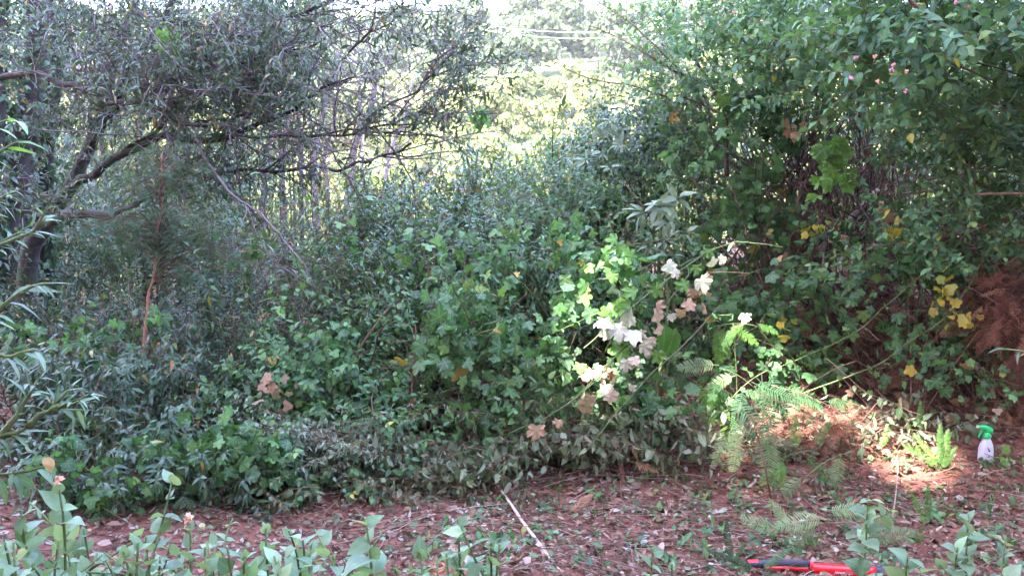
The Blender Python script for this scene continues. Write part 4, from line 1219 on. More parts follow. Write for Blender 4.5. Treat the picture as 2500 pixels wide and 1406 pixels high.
    deadfern("small dead bracken heap on the soil above the cut ferns", (2010, 1045, 110, 35, 4.75, .2), 70, .16, .1)
    deadfern("dead bracken scraps under the wilted branches", (1480, 1130, 80, 40, 4.7, .15), 36, .14, .4)
    deadfern("orange-brown dead frond scraps beside the fallen stick", (1450, 1250, 110, 30, 4.2, .12), 26, .13, .1)
    deadfern("rusty dead frond bundle behind the cut pale ferns", (2060, 1155, 60, 22, 4.6, .1), 30, .13, .1)
    deadfern("dead frond litter at the edge above the bottle", (2430, 1000, 130, 50, 5.0, .25), 90, .18, .2)
    deadfern("tiny rust-coloured dead frond by the low climbers", (680, 1040, 45, 30, 4.9, .12), 16, .12, .2)


build_dead()


def build_arching():
    prot = []
    for i in range(8):
        t = thing("arching_cane", "", "cane", (0, 0, 0))
        L = R.uniform(1.1, 1.9)
        u = np.linspace(0, 1, 16)
        bend = R.uniform(.25, .6)
        q = np.stack([L * .8 * u ** 1.3, R.normal(0, .02, 16), L * (u - bend * u ** 2.6)], 1) + np.cumsum(R.normal(0, .008, (16, 3)), 0)
        b = Bag(); b.tube(q, np.linspace(.0048, .0014, 16), 5); child(b, "stem", M['greenstem' if i % 2 else 'twig'], t)
        lf = Bag(); foliage(lf, q, (LOBED3, OVATE, LOBED5, LANCE)[i % 4], .055, .06, 65, 'alt', .2, start=.35, up=.8, jit=.5, szvar=.5)
        child(lf, "leaves", M['vine' if i % 3 else 'lantana'], t)
        prot.append(t)
    labs = {0: "thin arching cane springing out of the shaded saplings", 1: "thin arching cane springing out of the middle thicket", 2: "thin arching cane springing from the lantana bank"}
    for i in range(96):
        px = R.uniform(60, 2460); reg = 0 if px < 800 else (1 if px < 1650 else 2)
        d = R.uniform(4.9, 6.8) + .5 * (px > 1800)
        x = (px - 1250) / F * d; y = d
        lift = R.uniform(0, .35) if reg == 0 else (R.uniform(0, .8) if reg == 1 else R.uniform(0, 1.5))
        loc = (x, y, float(G(x, y)) + lift * .6)
        s_ = R.uniform(.7, 1.15) if reg else R.uniform(.5, .8)
        if i < 8:
            o = prot[i]; o.location = loc; o.rotation_euler = (0, 0, R.random() * 6.3); o.scale = (s_,) * 3; o["label"] = labs[reg]; o["group"] = labs[reg].replace("thin arching cane", "arching canes")
        else:
            o = copy_thing(prot[i % 8], loc, R.random() * 6.3, s_, labs[reg], labs[reg].replace("thin arching cane", "arching canes"))


build_arching()


# ================================================================== HERO PLANTS
def build_hero():
    # cut branch with white-backed leaves
    t = thing("cut_branch", "cut branch with large white-backed lobed leaves lit by a shaft of sun", "branch", P(1500, 870, 4.6))
    stems = [[(1370, 1000, 4.5), (1450, 925, 4.55), (1508, 862, 4.6), (1569, 815, 4.65), (1646, 718, 4.7), (1690, 660, 4.8)],
             [(1425, 850, 4.5), (1490, 790, 4.55), (1559, 738, 4.6), (1649, 669, 4.7), (1742, 603, 4.8)],
             [(1420, 1120, 4.5), (1473, 1048, 4.5), (1588, 914, 4.6), (1668, 843, 4.7), (1760, 745, 4.9)],
             [(1240, 1060, 4.5), (1330, 1020, 4.5), (1420, 960, 4.52), (1500, 880, 4.6)],
             [(1350, 715, 4.9), (1450, 685, 4.9), (1530, 672, 4.9), (1600, 640, 4.9)]]
    for s_ in stems:
        b = Bag(); q = smooth_poly(pix(s_), None, .004); b.tube(q, np.linspace(.003, .0042, len(q)), 6); child(b, "stem", M['greenstem'], t)
    W = Bag(); Gn = Bag()
    def lf(bag, px, py, d, ln, ang, tilt=0, tm=LOBED5, rnd=None, back=False):
        a = math.radians(ang)
        dr = math.cos(a) * RIGHT - math.sin(a) * UP + FWD * tilt
        nr = -FWD * (1 if not back else -1) + R.normal(0, .25, 3) + Z * .35
        bag.leaves(tm, P(px, py, d), dr, nr, ln, None if rnd is None else np.array([rnd]))
    # (px, py, size, direction in the picture (90 = hanging down), colour position)
    for px, py, s_, a, r in ((1555, 765, .15, 160, .1), (1530, 790, .17, 140, .3), (1500, 785, .13, 170, .2), (1545, 800, .15, 110, .05), (1490, 810, .12, 150, .4), (1520, 820, .12, 95, .3), (1470, 790, .08, 190, .2),
                             (1590, 765, .10, 20, .72), (1600, 795, .11, 60, .6), (1585, 815, .11, 80, .95), (1570, 830, .12, 80, .25), (1560, 800, .11, 100, .5), (1530, 870, .11, 90, .3), (1545, 865, .09, 60, .55),
                             (1475, 930, .13, 70, .3), (1450, 905, .11, 130, .75), (1445, 955, .13, 100, .85), (1480, 955, .10, 40, .72), (1500, 915, .09, 60, .62), (1435, 975, .12, 95, .8), (1620, 640, .11, 30, .1), (1640, 655, .08, 70, .2),
                             (1705, 670, .14, 50, .05), (1690, 700, .08, 95, .72), (1670, 730, .11, 60, .82), (1665, 750, .09, 95, .78), (1640, 760, .08, 80, .35), (1770, 620, .09, 95, .1), (1730, 635, .08, 40, .1), (1310, 1030, .12, 95, .9),
                             (1365, 1018, .08, 100, .74), (1655, 985, .09, 80, .72), (1820, 760, .09, 85, .3), (1545, 935, .07, 90, .2), (1600, 745, .08, -20, .72), (1580, 850, .06, 90, .9)):
        lf(W, px, py, 4.55 + .0006 * (px - 1500) + R.normal(0, .03), s_ * .82, a + R.normal() * 12, R.normal() * .6, MAPLE, r)
    for px, py, s_, a in ((1540, 735, .16, 150), (1560, 720, .10, 200), (1600, 690, .09, 100), (1650, 800, .20, 95), (1620, 790, .17, 95), (1540, 850, .12, 170), (1500, 770, .12, 190), (1550, 640, .10, 250), (1500, 660, .08, 110),
                          (1560, 665, .09, 80), (1590, 700, .09, 40), (1700, 640, .08, 100), (1610, 850, .09, 110), (1500, 730, .09, 60), (1690, 700, .1, 200), (1730, 600, .08, 100), (1520, 835, .10, 130), (1420, 880, .08, 100)):
        lf(Gn, px, py, 4.62 + .0006 * (px - 1500) + R.normal(0, .03), s_, a + R.normal() * 8, R.normal() * .2, MAPLE if s_ < .16 else OVATE)
    child(W, "pale_leaves", M['white'], t); child(Gn, "green_leaves", M['vinebright'], t)

    # woolly grey plants
    for cx, cy, d, s_, lab in ((1610, 505, 5.45, .165, "woolly tobacco plant with soft grey-green pointed leaves and berry clusters"), (1490, 300, 6.6, .13, "smaller woolly tobacco plant with a grey leaf rosette against the lantana"), (1470, 375, 6.3, .10, "pale silvery-leaved tobacco plant below the smaller one"), (1625, 590, 5.6, .11, "drooping woolly tobacco plant under the berry clusters")):
        t = thing("woolly_plant", lab, "plant", np.array([P(cx, cy, d)[0], P(cx, cy, d)[1], float(G(P(cx, cy, d)[0], P(cx, cy, d)[1]))]), "woolly grey plants")
        p = P(cx, cy, d); b = Bag(); q = smooth_poly([np.array(t.location), (np.array(t.location) + p) / 2 + [.08, .1, 0], p], 12, .01)
        b.tube(q, np.linspace(.012, .006, 12), 6); child(b, "stem", M['greenstem'], t)
        lf_ = Bag()
        for cxx, cyy, nn in ((0, 0, 10), (45, -20, 8), (-40, 15, 7), (20, 35, 6)):
            pp = P(cx + cxx, cy + cyy, d - .05 + R.normal() * .05)
            a = np.arange(nn) * 2.4 + R.random() * 6
            dr = np.cos(a)[:, None] * RIGHT + np.sin(a)[:, None] * UP * .7 - FWD * .35 + Z * .05
            lf_.leaves([blade(t3, (.13, .17, .09), .3, .3, .2), blade(t3, (.15, .18, .08), .35, .6, -.2), blade(t3, (.12, .15, .08), .25, .15, .1)], pp + dr * .01, dr + R.normal(0, .25, (nn, 3)) - Z * .15, -FWD * .6 + Z + R.normal(0, .5, (nn, 3)), s_ * R.uniform(.45, 1.15, nn))
        child(lf_, "leaves", M['grey'], t)
        if s_ > .16:
            for ox, oy in ((35, -60), (40, 75)):
                bb = Bag(); c0 = P(cx + ox, cy + oy, d - .12)
                for _ in range(26):
                    cc = c0 + R.normal(0, .022, 3)
                    bb.tube([cc - [0, 0, .005], cc, cc + [0, 0, .005]], [.003, .0055, .003], 6)
                child(bb, "berry_cluster", M['berry'], t)


    # ferns
    def fern(label, px, py, d, fronds, mat='fern', group="green bracken ferns", stem=None, tm=None):
        p0 = P(px, py, d)
        t = thing("fern", label, "fern", p0, group)
        brk = tm is None and len(fronds) > 2
        rach = nz(np.array([R.uniform(.5, 1) * R.choice([-1, 1]), R.uniform(-.3, .3), R.uniform(-.5, .5)]))
        if brk:
            b = Bag(); b.tube(p0 + rach * np.linspace(-.13, .13, 9)[:, None] + Z * (-.02 * np.linspace(-1, 1, 9) ** 2)[:, None], .0022, 5); child(b, "midrib", M['greenstem'], t)
        pc = p0
        for k, (ang, ln, tilt, dr0) in enumerate(fronds):
            p0 = pc + rach * ((k / max(1, len(fronds) - 1)) - .5) * .24 if brk else pc
            a = math.radians(ang)
            dr = math.cos(a) * RIGHT - math.sin(a) * UP - FWD * tilt
            b = Bag(); b.leaves(tm or [FERN[dr0]], p0 + nz(dr) * .01, dr, -FWD * .9 + Z * .6 + R.normal(0, .15, 3), ln)
            child(b, "frond", M[mat], t)
        p0 = pc
        if stem is not None:
            b = Bag(); b.tube(smooth_poly([np.array(stem), (np.array(stem) + p0) / 2 + [.02, 0, 0], p0], 8, .004), .003, 5); child(b, "stem", M['greenstem'], t)
    fern("bracken fern spreading stiff pointed fronds beside the cut white branch", 1790, 790, 4.9, [(60, .22, .1, 0), (85, .24, .1, 1), (105, .25, .1, 1), (40, .2, .1, 0), (130, .2, .2, 0), (150, .17, .1, 0), (20, .15, .1, 0)], stem=ground_at(1790, 1080))
    fern("pale bracken frond pointing sideways below the stiff ferns", 1800, 915, 4.75, [(183, .25, .2, 0), (160, .2, .2, 1), (60, .18, .2, 1)], 'fernpale')
    fern("bracken fern with long fronds hanging to the soil", 1740, 940, 4.8, [(95, .33, .1, 0), (110, .26, .1, 0), (80, .22, .1, 1), (60, .2, .2, 0)], 'fern')
    fern("dark bracken fern leaning over the cut ferns", 1830, 930, 4.7, [(60, .34, .1, 1), (80, .32, .15, 0), (40, .3, .1, 1), (20, .3, .2, 0), (100, .26, .2, 1), (10, .22, .1, 1), (50, .4, .3, 1)], 'ferndark')
    fern("dark bracken fern arching by the bank", 1960, 960, 5.0, [(20, .3, .1, 1), (60, .25, .1, 1), (150, .25, .2, 1), (0, .22, .1, 0)], 'ferndark')
    fern("yellowing bracken frond on the orange stem", 1830, 1030, 4.3, [(115, .2, .1, 0), (100, .24, .1, 0), (135, .18, .1, 1), (70, .2, .2, 1), (95, .32, .1, 0)], 'fernpale')
    fern("sword fern with sunlit fronds beside the spray bottle", 2290, 1150, 4.6, [(-110, .22, .1, 0), (-85, .26, .1, 0), (-70, .24, .1, 0), (-130, .22, .1, 0), (-50, .18, .1, 0), (60, .15, .1, 0)], 'fern', tm=SWORD)
    fern("sword fern fallen on the litter above the cut ferns", 2140, 1100, 4.8, [(60, .24, .1, 0), (85, .24, .1, 0), (120, .2, .1, 0), (-60, .2, .1, 0), (30, .22, .1, 0)], 'fern', tm=SWORD)
    fern("sword fern with upright fronds near the white broad leaves", 2230, 1070, 4.8, [(-110, .2, .1, 0), (-70, .22, .1, 0), (100, .22, .1, 0), (60, .25, .1, 0)], 'fern', tm=SWORD)
    fern("sunlit yellow-green fern lying under the yellowing frond", 1930, 1110, 4.5, [(95, .22, .2, 1), (70, .24, .2, 1), (120, .2, .2, 1), (-90, .2, .2, 0), (50, .2, .2, 0), (-60, .16, .2, 0)], 'fern')
    fern("pale sunlit fern frond curled on the litter", 2010, 1130, 4.45, [(100, .2, .2, 1), (60, .18, .2, 1), (140, .2, .2, 1)], 'fernpale')
    fern("large pale cut fern lying above the red tool handle", 1960, 1290, 3.85, [(180, .26, .3, 0), (150, .24, .3, 0), (110, .25, .3, 1), (85, .24, .3, 1), (60, .22, .3, 0), (-120, .2, .3, 0), (-150, .24, .3, 0), (30, .18, .3, 0)], 'fernpale')
    fern("grey-green cut fern beside the large pale one", 2130, 1310, 3.85, [(-30, .22, .3, 0), (-10, .24, .3, 0), (100, .2, .3, 1), (150, .2, .3, 0), (60, .2, .3, 0)], 'fernpale')
    fern("small pale frond pointing at the upright pale stick", 2010, 1245, 4.0, [(5, .22, .2, 0), (-10, .2, .3, 0)], 'fernpale')
    fern("upright dark fern frond at the tool's tip", 1780, 1390, 3.45, [(-92, .19, .1, 0), (-125, .14, .2, 0), (-60, .12, .2, 0)], 'ferndark', tm=SWORD)
    fern("dark fern fronds fallen over the tool's grip", 1850, 1395, 3.4, [(-150, .16, .2, 0), (-40, .16, .2, 0), (200, .14, .2, 0), (10, .2, .3, 0)], 'ferndark', tm=SWORD)
    fern("feathery green frond low among the dark climbers", 200, 1030, 4.9, [(-20, .2, .1, 0), (10, .22, .1, 0), (-150, .18, .1, 0), (60, .14, .1, 0)], 'fern')
    fern("green frond in the shade above the feathery one", 250, 860, 5.2, [(-20, .24, .1, 1), (200, .2, .1, 1), (30, .2, .1, 1), (90, .2, .1, 1)], 'ferndark')
    fern("bright light-green curling fern beside the broad fallen leaves", 2255, 1290, 3.9, [(-80, .2, .2, 0), (-100, .17, .2, 0), (100, .12, .1, 0)], 'fern', tm=SWORD)
    fern("dark bracken fern under the lantana beside the woolly plant", 1640, 870, 5.0, [(95, .25, .1, 0), (70, .22, .1, 0), (110, .2, .1, 1)], 'ferndark')
    # orange-black dead fern stalk
    t = thing("dead_stalk", "thin forked dead stalk, orange at its top and black at its foot", "stalk", ground_at(1888, 1262), None)
    b = Bag(); b.tube(smooth_poly(np.vstack([ground_at(1888, 1262), pix([(1872, 1160, 4.1), (1855, 1085, 4.2), (1846, 1050, 4.2)])]), None, .002), np.linspace(.004, .0035, 19), 6); child(b, "stalk", M['redwood'], t)
    for e in ((1833, 1012), (1883, 1008)):
        b = Bag(); b.tube(smooth_poly(pix([(1846, 1052, 4.2), e + (4.2,)])), .0028, 5); child(b, "fork", M['redwood'], t)


build_hero()


# ================================================================== WILTED CUT BRANCHES
def build_wilted():
    def pile(label, zone, n, size=.065, mat='wilt', L=(.2, .5), tm=None):
        cx, cy, rx, ry, d, rd = zone
        c0, pts, u = ellip(cx, cy, rx, ry, d, rd, n, .6)
        t = thing("wilted_branch", label, "cut branches", np.array([c0[0], c0[1], float(G(c0[0], c0[1]))]), "heap of wilted cut branches")
        b, lf = Bag(), Bag()
        for p in pts:
            q = shoot(p, np.array([R.choice([-1, 1]) * 1.0, R.normal() * .4, R.normal() * .3 + .1]), R.uniform(*L), 7, .2, .05)
            q[:, 2] = np.maximum(q[:, 2], G(q[:, 0], q[:, 1]) + .015)
            b.tube(q, np.linspace(.0025, .001, 7), 3)
            foliage(lf, q, tm or (LANCE_M + OVATE_M), .04, size, 85, 'opp', 1.0, up=.2, jit=.9, taper=.7, szvar=.5)
        child(b, "stems", M['twig'], t); child(lf, "foliage", M[mat], t)
    pile("wilted cut branch with hanging grey-green leaves under the white-leaved branch", (1380, 1065, 190, 55, 4.7, .25), 84)
    pile("wilted cut branch with drooping leaves between the red cane and the fallen stick", (1130, 1130, 130, 45, 4.55, .2), 44)
    pile("heap of fine pale cut brush with small grey-green leaves before the leaning brown stem", (800, 1075, 150, 40, 4.55, .2), 90, .035, 'grey', (.25, .6))
    pile("wilted cut branch, paler, left of the orange stub", (830, 1090, 170, 50, 4.7, .22), 55, .055)
    pile("wilted cut branch nearest the hanging bracken fronds", (1570, 1030, 140, 55, 4.8, .22), 64)
    pile("wilted cut branch with yellow-green leaves above the heap", (1300, 1000, 170, 60, 4.75, .2), 50, .05, 'lantana')
    pile("wilted cut branch spread low over the soil edge", (950, 1170, 230, 35, 4.45, .2), 40, .05)
    pile("wilted cut branch trailing into the green climbers", (620, 1160, 150, 50, 4.5, .2), 26, .055)
    pile("wilted sprig lying among the ferns by the dead frond bundle", (1900, 1100, 150, 25, 4.8, .25), 26, .06)
    pile("yellow-green cut sprig beside the spray bottle", (2468, 1125, 28, 22, 4.6, .08), 9, .075, 'limeleaf', (.08, .16))
    pile("cut sprig on the bank below the pale broad leaves", (2200, 1030, 170, 40, 4.8, .2), 26, .06)
    # a few broad fallen pale leaves, each a thing
    for px, py, s_, a, m, lab in ((2190, 1000, .15, 100, 'white', "big white upturned leaf on the bank above the sword ferns"), (2165, 1035, .17, 85, 'white', "grey-white curled leaf hanging from the bank beside the big white one"), (2195, 1050, .12, 100, 'white', "brightly lit white leaf tip below the grey curled leaf"),
                             (2110, 1000, .08, 20, 'white', "small pinkish fallen leaf near the dead frond heap"), (1100, 1355, .055, 10, 'litter', "pale dry curled leaf on the front soil"), (1140, 1285, .06, 0, 'litter', "pinkish dry leaf flake behind the front weeds"),
                             (2070, 945, .07, 60, 'white', "pale leaf caught on the brown bank"), (492, 1275, .04, 80, 'white', "small white petal-like leaf above the red soil"), (122, 1115, .06, 100, 'white', "pale dry leaf hanging beside the willow-like branch"),
                             (1180, 1222, .05, 10, 'white', "small whitish leaf at the fallen stick"), (2065, 1325, .10, -20, 'weed', "cream-coloured fallen leaf beside the pale ferns"), (2110, 1310, .10, 190, 'weed', "pale oval fallen leaf between the cut ferns")):
        p = P(px, py, 5.1) if py < 1060 and px > 2000 else ground_at(px, py) + [0, 0, .02]
        if px < 600: p = P(px, py, 2.6 if px < 200 else 3.2)
        al = math.radians(a)
        b = Bag(); b.leaves(LOBED5 if m == 'white' and s_ > .06 else BROAD, p, math.cos(al) * RIGHT - math.sin(al) * UP, -FWD * .7 + Z * .7, s_, np.array([.15 if 'white' in lab else .75]))
        solo(b, "fallen_leaf", lab, "leaf", M[m], loc=p, group="pale fallen leaves")


build_wilted()


# ================================================================== FOREGROUND PLANTS
def build_foreground():
    def weed(label, px, py, d, lean, size, nb=2, foot=None, sp=.036):
        size *= 1.08
        top = P(px, py, d)
        base = np.array([top[0] + lean, top[1] + .1, 0.0]); base[2] = float(G(base[0], base[1]))
        t = thing("weed", label, "weed", base, "pale broad-leaved weeds in front")
        st, lf = Bag(), Bag()
        q = smooth_poly([base, base * .5 + top * .5 + [-lean * .25, 0, .02], top], 14, .006)
        st.tube(q, np.linspace(.006, .0025, 14), 6)
        foliage(lf, q, BROAD, sp, size, 62, 'opp', .12, start=.3, up=.75, jit=.55, taper=.6, szvar=.4)
        for _ in range(nb + (2 if nb > 1 else 0)):
            k = R.integers(5, 12)
            s_ = shoot(q[k], np.array([R.normal() * 1.3, R.normal() * .6, .8]), R.uniform(.12, .26), 7, .15)
            st.tube(s_, np.linspace(.0035, .002, 7), 5)
            foliage(lf, s_, BROAD, sp * .9, size * .85, 62, 'opp', .15, start=.1, up=.75, jit=.55, szvar=.4)
        child(st, "stem", M['greenstem'], t); child(lf, "foliage", M['weed'], t)
        return t
    W = [(140, 1180, 1.9, -.05, .072, 3, "tallest pale weed, topped by a faded flower head"), (55, 1230, 1.95, -.1, .065, 3, "pale weed leaning in beside the tallest one"), (205, 1290, 2.1, .05, .06, 2, "pale weed behind the tallest one with upright tips"),
         (455, 1270, 2.0, -.03, .06, 2, "pale weed with a small flower bud before the dark undershrub"), (350, 1300, 2.0, .1, .058, 3, "pale bushy weed between the two flowered ones"), (650, 1285, 1.9, -.04, .068, 3, "pale weed with large whitish leaves on the red soil"),
         (745, 1310, 1.9, .05, .058, 3, "pale bushy weed crossed by a thin brown twig"), (905, 1262, 1.75, -.02, .078, 0, "single upright weed with large four-ranked leaves, the clearest of the front row"), (1040, 1350, 1.8, 0, .065, 1, "low pale weed beside the clearest upright one"),
         (1120, 1262, 1.95, .03, .062, 1, "weed with spaced leaf pairs near the pale dry leaves"), (1215, 1325, 1.85, .02, .065, 2, "weed with rounded leaves in the middle of the front row"), (1595, 1340, 2.1, .02, .05, 0, "thin weed with two white-backed leaves before the bare soil"), (560, 1340, 1.8, 0, .06, 2, "small pale weed at the very bottom between larger ones"),
         (2120, 1215, 2.9, .1, .075, 1, "bluish-leaved weed rising behind the red tool handle"), (2215, 1345, 2.5, .12, .085, 1, "broad bluish-leaved weed at the tool's dark collar"), (2340, 1335, 2.6, .1, .075, 1, "weed with heart-shaped leaves beside the rusty soil patch"), (2460, 1320, 2.5, .05, .08, 2, "weed with large rounded leaves in the corner by the soil"),
         (2370, 1262, 3.0, .1, .08, 0, "stem with paired round leaves lying over the sunny soil"), (1640, 1375, 2.3, 0, .05, 1, "low weed at the pale twig"), (20, 1330, 1.8, 0, .06, 2, "pale weed in the bottom corner")]
    W += [(px + R.uniform(-12, 12), R.uniform(1320, 1400), R.uniform(1.6, 2.3), R.normal() * .16, R.uniform(.034, .062), 3, "low pale weed filling the row at the bottom of the picture") for px in (30, 95, 130, 170, 250, 300, 330, 400, 430, 500, 570, 600, 640, 690, 790, 870, 985, 1085, 1200, 520, 760)]
    for px, py, d, ln, s_, nb, lab in W:
        t = weed(lab, px, py, d, ln, s_, nb)
        if 'flower' in lab and 'between' not in lab:
            flower(t, P(px + 4, py - 6, d), 'orange', .011)

    # low leaf mass of the same weeds along the bottom edge
    # leafy branches entering from the left edge
    def edge_branch(label, polys, size, mat, tm, sp, group, name="leafy_branch", droop=.15, ang=45, twigs=3, root=None):
        q0 = pix(polys[0])
        t = thing(name, label, "branch", q0[0], group)
        st, lf = Bag(), Bag()
        for poly in polys:
            w_ = pix(poly)
            if poly[0][0] < 0:
                ft = np.array([-1.85 + .02 * len(st.V), 1.95, float(G(-1.85, 1.95))])
                w_ = np.vstack([[ft, ft * .35 + w_[0] * .65 + [-.12, 0, -.05 * w_[0][2]]], w_])
            q = smooth_poly(w_, None, .004)
            st.tube(q, np.linspace(.009, .0025, len(q)), 5)
            foliage(lf, q, tm, sp, size, ang, 'alt', droop, start=.55 if poly[0][0] < 0 else .2, up=.7, jit=.2, taper=.9)
            for _ in range(twigs):
                k = R.integers(len(q) // 3, len(q) - 1)
                s_ = shoot(q[k], nz(q[-1] - q[0]) + R.normal(0, .5, 3), R.uniform(.06, .16), 6, .2)
                st.tube(s_, np.linspace(.003, .0015, 6), 4)
                foliage(lf, s_, tm, sp, size * .9, ang, 'alt', droop, start=.1, up=.7, jit=.2)
        child(st, "stem", M['greenstem'], t); child(lf, "foliage", M[mat], t)
    ge = "leafy branches entering at the picture's edge"
    edge_branch("bright lime-green leafy branch tip catching the light near the ivy-clad trunk", [[(-160, 400, 1.9), (-60, 330, 1.9), (20, 290, 1.9)], [(-160, 400, 1.9), (-40, 380, 1.9), (50, 345, 1.9)]], .085, 'limeleaf', NARROW + LANCE, .022, ge, twigs=1)
    edge_branch("willow-like branch with pale grey-green leaves in front of the forest edge", [[(-160, 700, 1.9), (-40, 620, 1.9), (60, 570, 1.9), (110, 540, 1.9)], [(-160, 860, 1.8), (-40, 780, 1.8), (60, 710, 1.8), (120, 690, 1.8)], [(-160, 560, 2), (-60, 520, 2), (20, 480, 2)]], 0.066, 'willow', LANCE + NARROW, .017, ge, twigs=3)
    edge_branch("willow-like branch with narrow curling leaves above the tallest front weed", [[(-160, 1110, 1.9), (0, 1060, 1.9), (70, 1040, 1.9), (160, 960, 1.9)], [(70, 1040, 1.9), (110, 1010, 1.9), (200, 980, 1.9)], [(0, 1065, 1.9), (50, 1000, 1.9), (90, 930, 1.9)]], 0.066, 'willow', NARROW, .019, ge, twigs=2)
    edge_branch("drooping willow-like branch with long hanging blades at mid height", [[(-160, 830, 1.8), (-40, 850, 1.8), (10, 870, 1.8), (90, 850, 1.8)], [(-160, 1180, 1.9), (-60, 1150, 1.9), (20, 1160, 1.9), (100, 1140, 1.9)]], 0.075, 'willow', LANCE, .024, ge, droop=.7, twigs=2)
    edge_branch("narrow-leaved sprig entering over the bank above the bottle", [[(2620, 860, 3.4), (2540, 862, 3.4), (2440, 852, 3.4)]], .09, 'willow', NARROW, .05, ge, twigs=1)


build_foreground()


# ================================================================== LITTER
def build_litter():
    n = 70000
    y = 2.6 + 5.2 * R.random(n) ** 1.0; x = R.uniform(-1, 1, n) * (y * .72) * np.where(R.random(n) < .18, 1.7, 1)
    dens = np.clip(.5 + .5 * (x + 3) / 5, .3, 1)
    k = R.random(n) < dens
    x, y = x[k], y[k]; n = len(x)
    z = G(x, y) + R.uniform(.004, .03, n)
    b = Bag()
    a = R.random(n) * 6.28
    dr = np.stack([np.cos(a), np.sin(a), R.normal(0, .25, n)], 1)
    b.leaves(LOW + OVATE_M + LANCE_M, np.stack([x, y, z], 1), dr, Z + R.normal(0, .45, (n, 3)), .02 + .05 * R.random(n) ** 2)
    solo(b, "leaf_litter", "carpet of dry and freshly cut leaf scraps on the soil", "leaf litter", M['litter'], kind="stuff")
    b = Bag()
    m = 2300
    for i in range(m):
        yy = R.uniform(2.7, 7.6); xx = R.uniform(-1, 1) * yy * .68
        L = R.uniform(.06, .5) * (1 if R.random() < .8 else 1.8); aa = R.normal(0, .7) + (0 if R.random() < .5 else math.pi)
        d0 = np.array([math.cos(aa), math.sin(aa), R.normal() * .06])
        q = np.array([xx, yy, 0]) + d0 * np.linspace(0, L, 5)[:, None] + R.normal(0, .008, (5, 3))
        q[:, 2] = G(q[:, 0], q[:, 1]) + np.abs(R.normal(.015, .012)) + np.abs(d0[2]) * np.linspace(0, L, 5)
        b.tube(q, R.uniform(.0009, .003), 3)
    solo(b, "twig_litter", "scattered broken twigs and straw on the soil", "twig litter", M['palewood'] if False else M['twig'], kind="stuff")
    b = Bag()
    for i in range(420):
        yy = R.uniform(2.9, 6.6); xx = R.uniform(-.3, 1) * yy * .64; L = R.uniform(.08, .4); aa = R.normal(0, .6)
        q = np.array([xx, yy, 0]) + np.array([math.cos(aa), math.sin(aa), 0]) * np.linspace(0, L, 5)[:, None] + R.normal(0, .006, (5, 3))
        q[:, 2] = G(q[:, 0], q[:, 1]) + R.uniform(.01, .04)
        b.tube(q, R.uniform(.0008, .002), 3)
    solo(b, "straw_litter", "pale straw-like stalks scattered on the soil", "straw", M['palewood'], kind="stuff")
    b = Bag(); n = 1500
    px = R.uniform(700, 2560, n); yy = R.uniform(3.0, 7.5, n); xx = (px - 1250) / F * yy
    z = G(xx, yy) + R.uniform(.01, .05, n)
    b.leaves(FERN_LO, np.stack([xx, yy, z], 1), R.normal(0, 1, (n, 3)) * [1, 1, .25], Z + R.normal(0, .5, (n, 3)), R.uniform(.05, .17, n) * (.6 + .4 * (px > 1900)))
    solo(b, "bracken_litter", "rusty scraps of dead bracken strewn over the soil", "bracken litter", M['deadfern'], kind="stuff")
    # low green regrowth sprinkled on the soil at the right
    b = Bag()
    for _ in range(250):
        px = R.uniform(1000, 2500); py = R.uniform(1120, 1400)
        p = ground_at(px, py)
        q = shoot(p + [0, 0, .01], R.normal(0, 1, 3) * [1, 1, .1] + [0, 0, .25], R.uniform(.08, .2), 5, .2)
        foliage(b, q, OVATE + LANCE, .03, R.uniform(.035, .06), 60, 'opp', .1, up=1)
    solo(b, "cut_sprigs", "small cut green sprigs strewn over the soil", "cut sprigs", M['lantana'], kind="stuff")


build_litter()


# ================================================================== SPRAY BOTTLE
def superring(c0, rx, ry, e=3.0, n=20):
    th = np.arange(n) * 2 * math.pi / n
    cx_, sy = np.cos(th), np.sin(th)
    return np.stack([c0[0] + rx * np.sign(cx_) * abs(cx_) ** (2 / e), c0[1] + ry * np.sign(sy) * abs(sy) ** (2 / e), np.full(n, c0[2])], 1)


def loft(bag, rings):
    n = len(rings[0]); V = np.concatenate(rings); m = len(rings)
    i = np.arange(m - 1)[:, None] * n; j = np.arange(n)[None]; j2 = (j + 1) % n
    Q = np.stack([i + j, i + j2, i + n + j2, i + n + j], -1).reshape(-1, 4)
    bag.add(V, [Q, np.arange(n)[::-1][None], (np.arange(n) + (m - 1) * n)[None]], .5)


def box(bag, a, b_, jitter=None):
    """slab between two oriented rectangles: each (centre, half-u vector, half-v vector)"""
    V = []
    for c0, u, v in (a, b_):
        c0, u, v = map(np.asarray, (c0, u, v))
        V += [c0 - u - v, c0 + u - v, c0 + u + v, c0 - u + v]
    bag.add(V, [np.array([(3, 2, 1, 0), (4, 5, 6, 7), (0, 1, 5, 4), (1, 2, 6, 5), (2, 3, 7, 6), (3, 0, 4, 7)])], .5)


